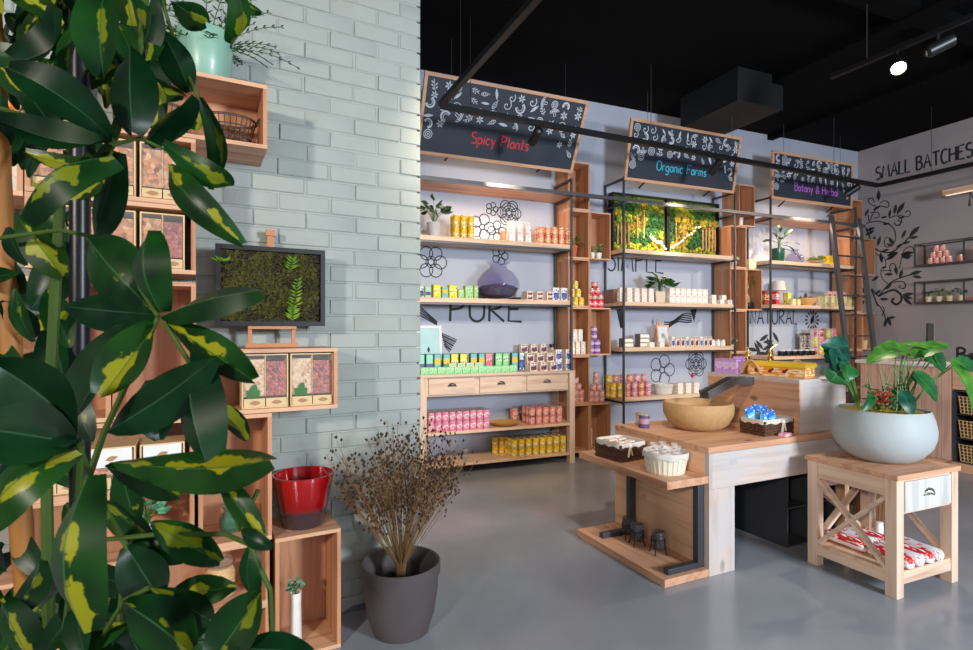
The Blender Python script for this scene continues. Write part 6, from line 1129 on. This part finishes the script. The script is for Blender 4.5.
for pts, r0, r1 in [([(50, 700, .85), (46, 460, .84), (60, 200, .82), (110, 145, .74), (140, 60, .8), (150, -60, .85)], .009, .005), ([(60, 700, .8), (75, 560, .66), (80, 445, .59)], .007, .004), ([(60, 560, .7), (105, 430, .7), (158, 318, .68)], .005, .003), ([(92, 560, .66), (100, 540, .66), (160, 534, .66), (225, 534, .64), (250, 545, .62), (270, 590, .61), (272, 640, .6)], .003, .003), ([(112, 145, .73), (140, 138, .74), (166, 150, .74)], .003, .002), ([(0, 238, .78), (60, 230, .78), (110, 240, .76), (158, 316, .68)], .003, .003), ([(0, 108, .74), (60, 125, .74), (112, 140, .73)], .003, .003), ([(200, 100, .85), (180, 60, .85), (150, -40, .85)], .003, .003), ([(258, 490, .64), (240, 530, .64), (218, 472, .64), (225, 420, .67), (164, 322, .68)], .003, .003), ([(120, 620, .66), (126, 546, .66), (100, 500, .68), (80, 450, .6)], .004, .003), ([(148, 588, .64), (125, 600, .64), (100, 640, .7)], .003, .003)]:
    P = [fp(*p) for p in pts]; petioles.tube(P, [r0 + (r1 - r0) * i / (len(P) - 1) for i in range(len(P))], 7)
b0 = Vector((.0, .02, .30)); petioles.tube([b0, fp(50, 700, .85)], .009, 7); petioles.tube([b0 + Vector((.03, 0, 0)), fp(60, 700, .8)], .008, 7)
petioles.obj('stems', plain('umbrella_stem', srgb(56, 78, 28), .6, spec=.2), t)
MB().lathe([(.12, 0), (.17, .30), (.16, .30), (.11, .02)], 36).obj('pot', POTM, t); MB().lathe([(.13, .26), (.05, .27), (.003, .27)], 24).obj('soil', SOIL, t)
q0 = px3(80, 0, .92); o = MB().tube([(0, 0, 0), (0, 0, 3.2)], .0155, 16).obj('support_pole', plain('gloss_black_pole', srgb(12, 14, 20), .35, 0, spec=.3)); o.location = (q0.x, q0.y, 0.001); tag(o, 'slim black metal pole upright among the foreground leaves', 'pole')
BAM = plain('bamboo', srgb(140, 90, 30), .6, var=.3, scale=6); P = [px3(2, 200, .95), px3(28, 640, .95)]; d_ = (P[1] - P[0]); e0 = P[0] - d_ * .6; e1 = P[1] + d_ * ((P[1].z - .01) / -d_.z); n_ = 26
mb = MB(); pts = [e0.lerp(e1, i / n_) for i in range(n_ + 1)]; mb.tube(pts, [.0155 + (.0022 if i % 4 == 0 else 0) for i in range(n_ + 1)], 12); o = mb.obj('bamboo_stake', BAM); tag(o, 'slanting bamboo stake at the far left among the leaves', 'stake')
# ------------------------------------------------------------------ labels of repeated things: say which one by row, layer and place
ORD = ['first', 'second', 'third', 'fourth', 'fifth', 'sixth', 'seventh', 'eighth', 'ninth', 'tenth', 'eleventh', 'twelfth', 'thirteenth', 'fourteenth']
bylab = {}
for o in C.objects:
    if o.parent is None and 'label' in o.keys(): bylab.setdefault(o['label'], []).append(o)
def cluster(vals, eps):
    out = []; 
    for v in sorted(set(round(x, 4) for x in vals)):
        if not out or v - out[-1][-1] > eps: out.append([v])
        else: out[-1].append(v)
    return out
def which(cl, v): return next(i for i, c in enumerate(cl) if c[0] - .0006 <= v <= c[-1] + .0006)
for lab, os_ in bylab.items():
    if len(os_) < 2: continue
    zc = cluster([o.location.z for o in os_], .02); e, n = Vector((FB.e.x, FB.e.y)), Vector((FB.n.x, FB.n.y))
    if os_[0].rotation_euler.z < -1: e = Vector((-FB.n.x, -FB.n.y)) * -1; n = -FB.e
    if abs(os_[0].rotation_euler.z - FK.a) < .3 and os_[0].location.x < 0 and os_[0].location.y < 3.3: e, n = FK.e, FK.n
    dep = lambda o: Vector(o.location[:2]).dot(n); dc = cluster([dep(o) for o in os_], .03)
    heap = len(dc) > 4
    cells = {}
    for o in os_: cells.setdefault((which(zc, o.location.z) if not heap else 0, which(dc, dep(o)) if not heap else 0), []).append(o)
    for (k, q), lst in cells.items():
        lst.sort(key=lambda o: (o.location.x / o.location.y, o.location.z)); w_ = []
        if not heap and len(zc) > 1: w_.append('bottom' if k == 0 else 'top' if k == len(zc) - 1 else 'middle' if len(zc) == 3 else ORD[k])
        if not heap and len(dc) > 1: w_.append('front' if q == len(dc) - 1 else 'back' if q == 0 else 'inner' if len(dc) == 3 else ORD[q])
        for i, o in enumerate(lst):
            pos = '%s from left' % ORD[i] if len(lst) > 1 else ''; s = (' '.join(w_) + (' row' if w_ else '')); o['label'] = lab + ', ' + ', '.join(x for x in (s, pos) if x)
for o in C.objects:
    if 'label' in o.keys() and len(o['label'].split()) > 16: print('LONG', len(o['label'].split()), o['label'])
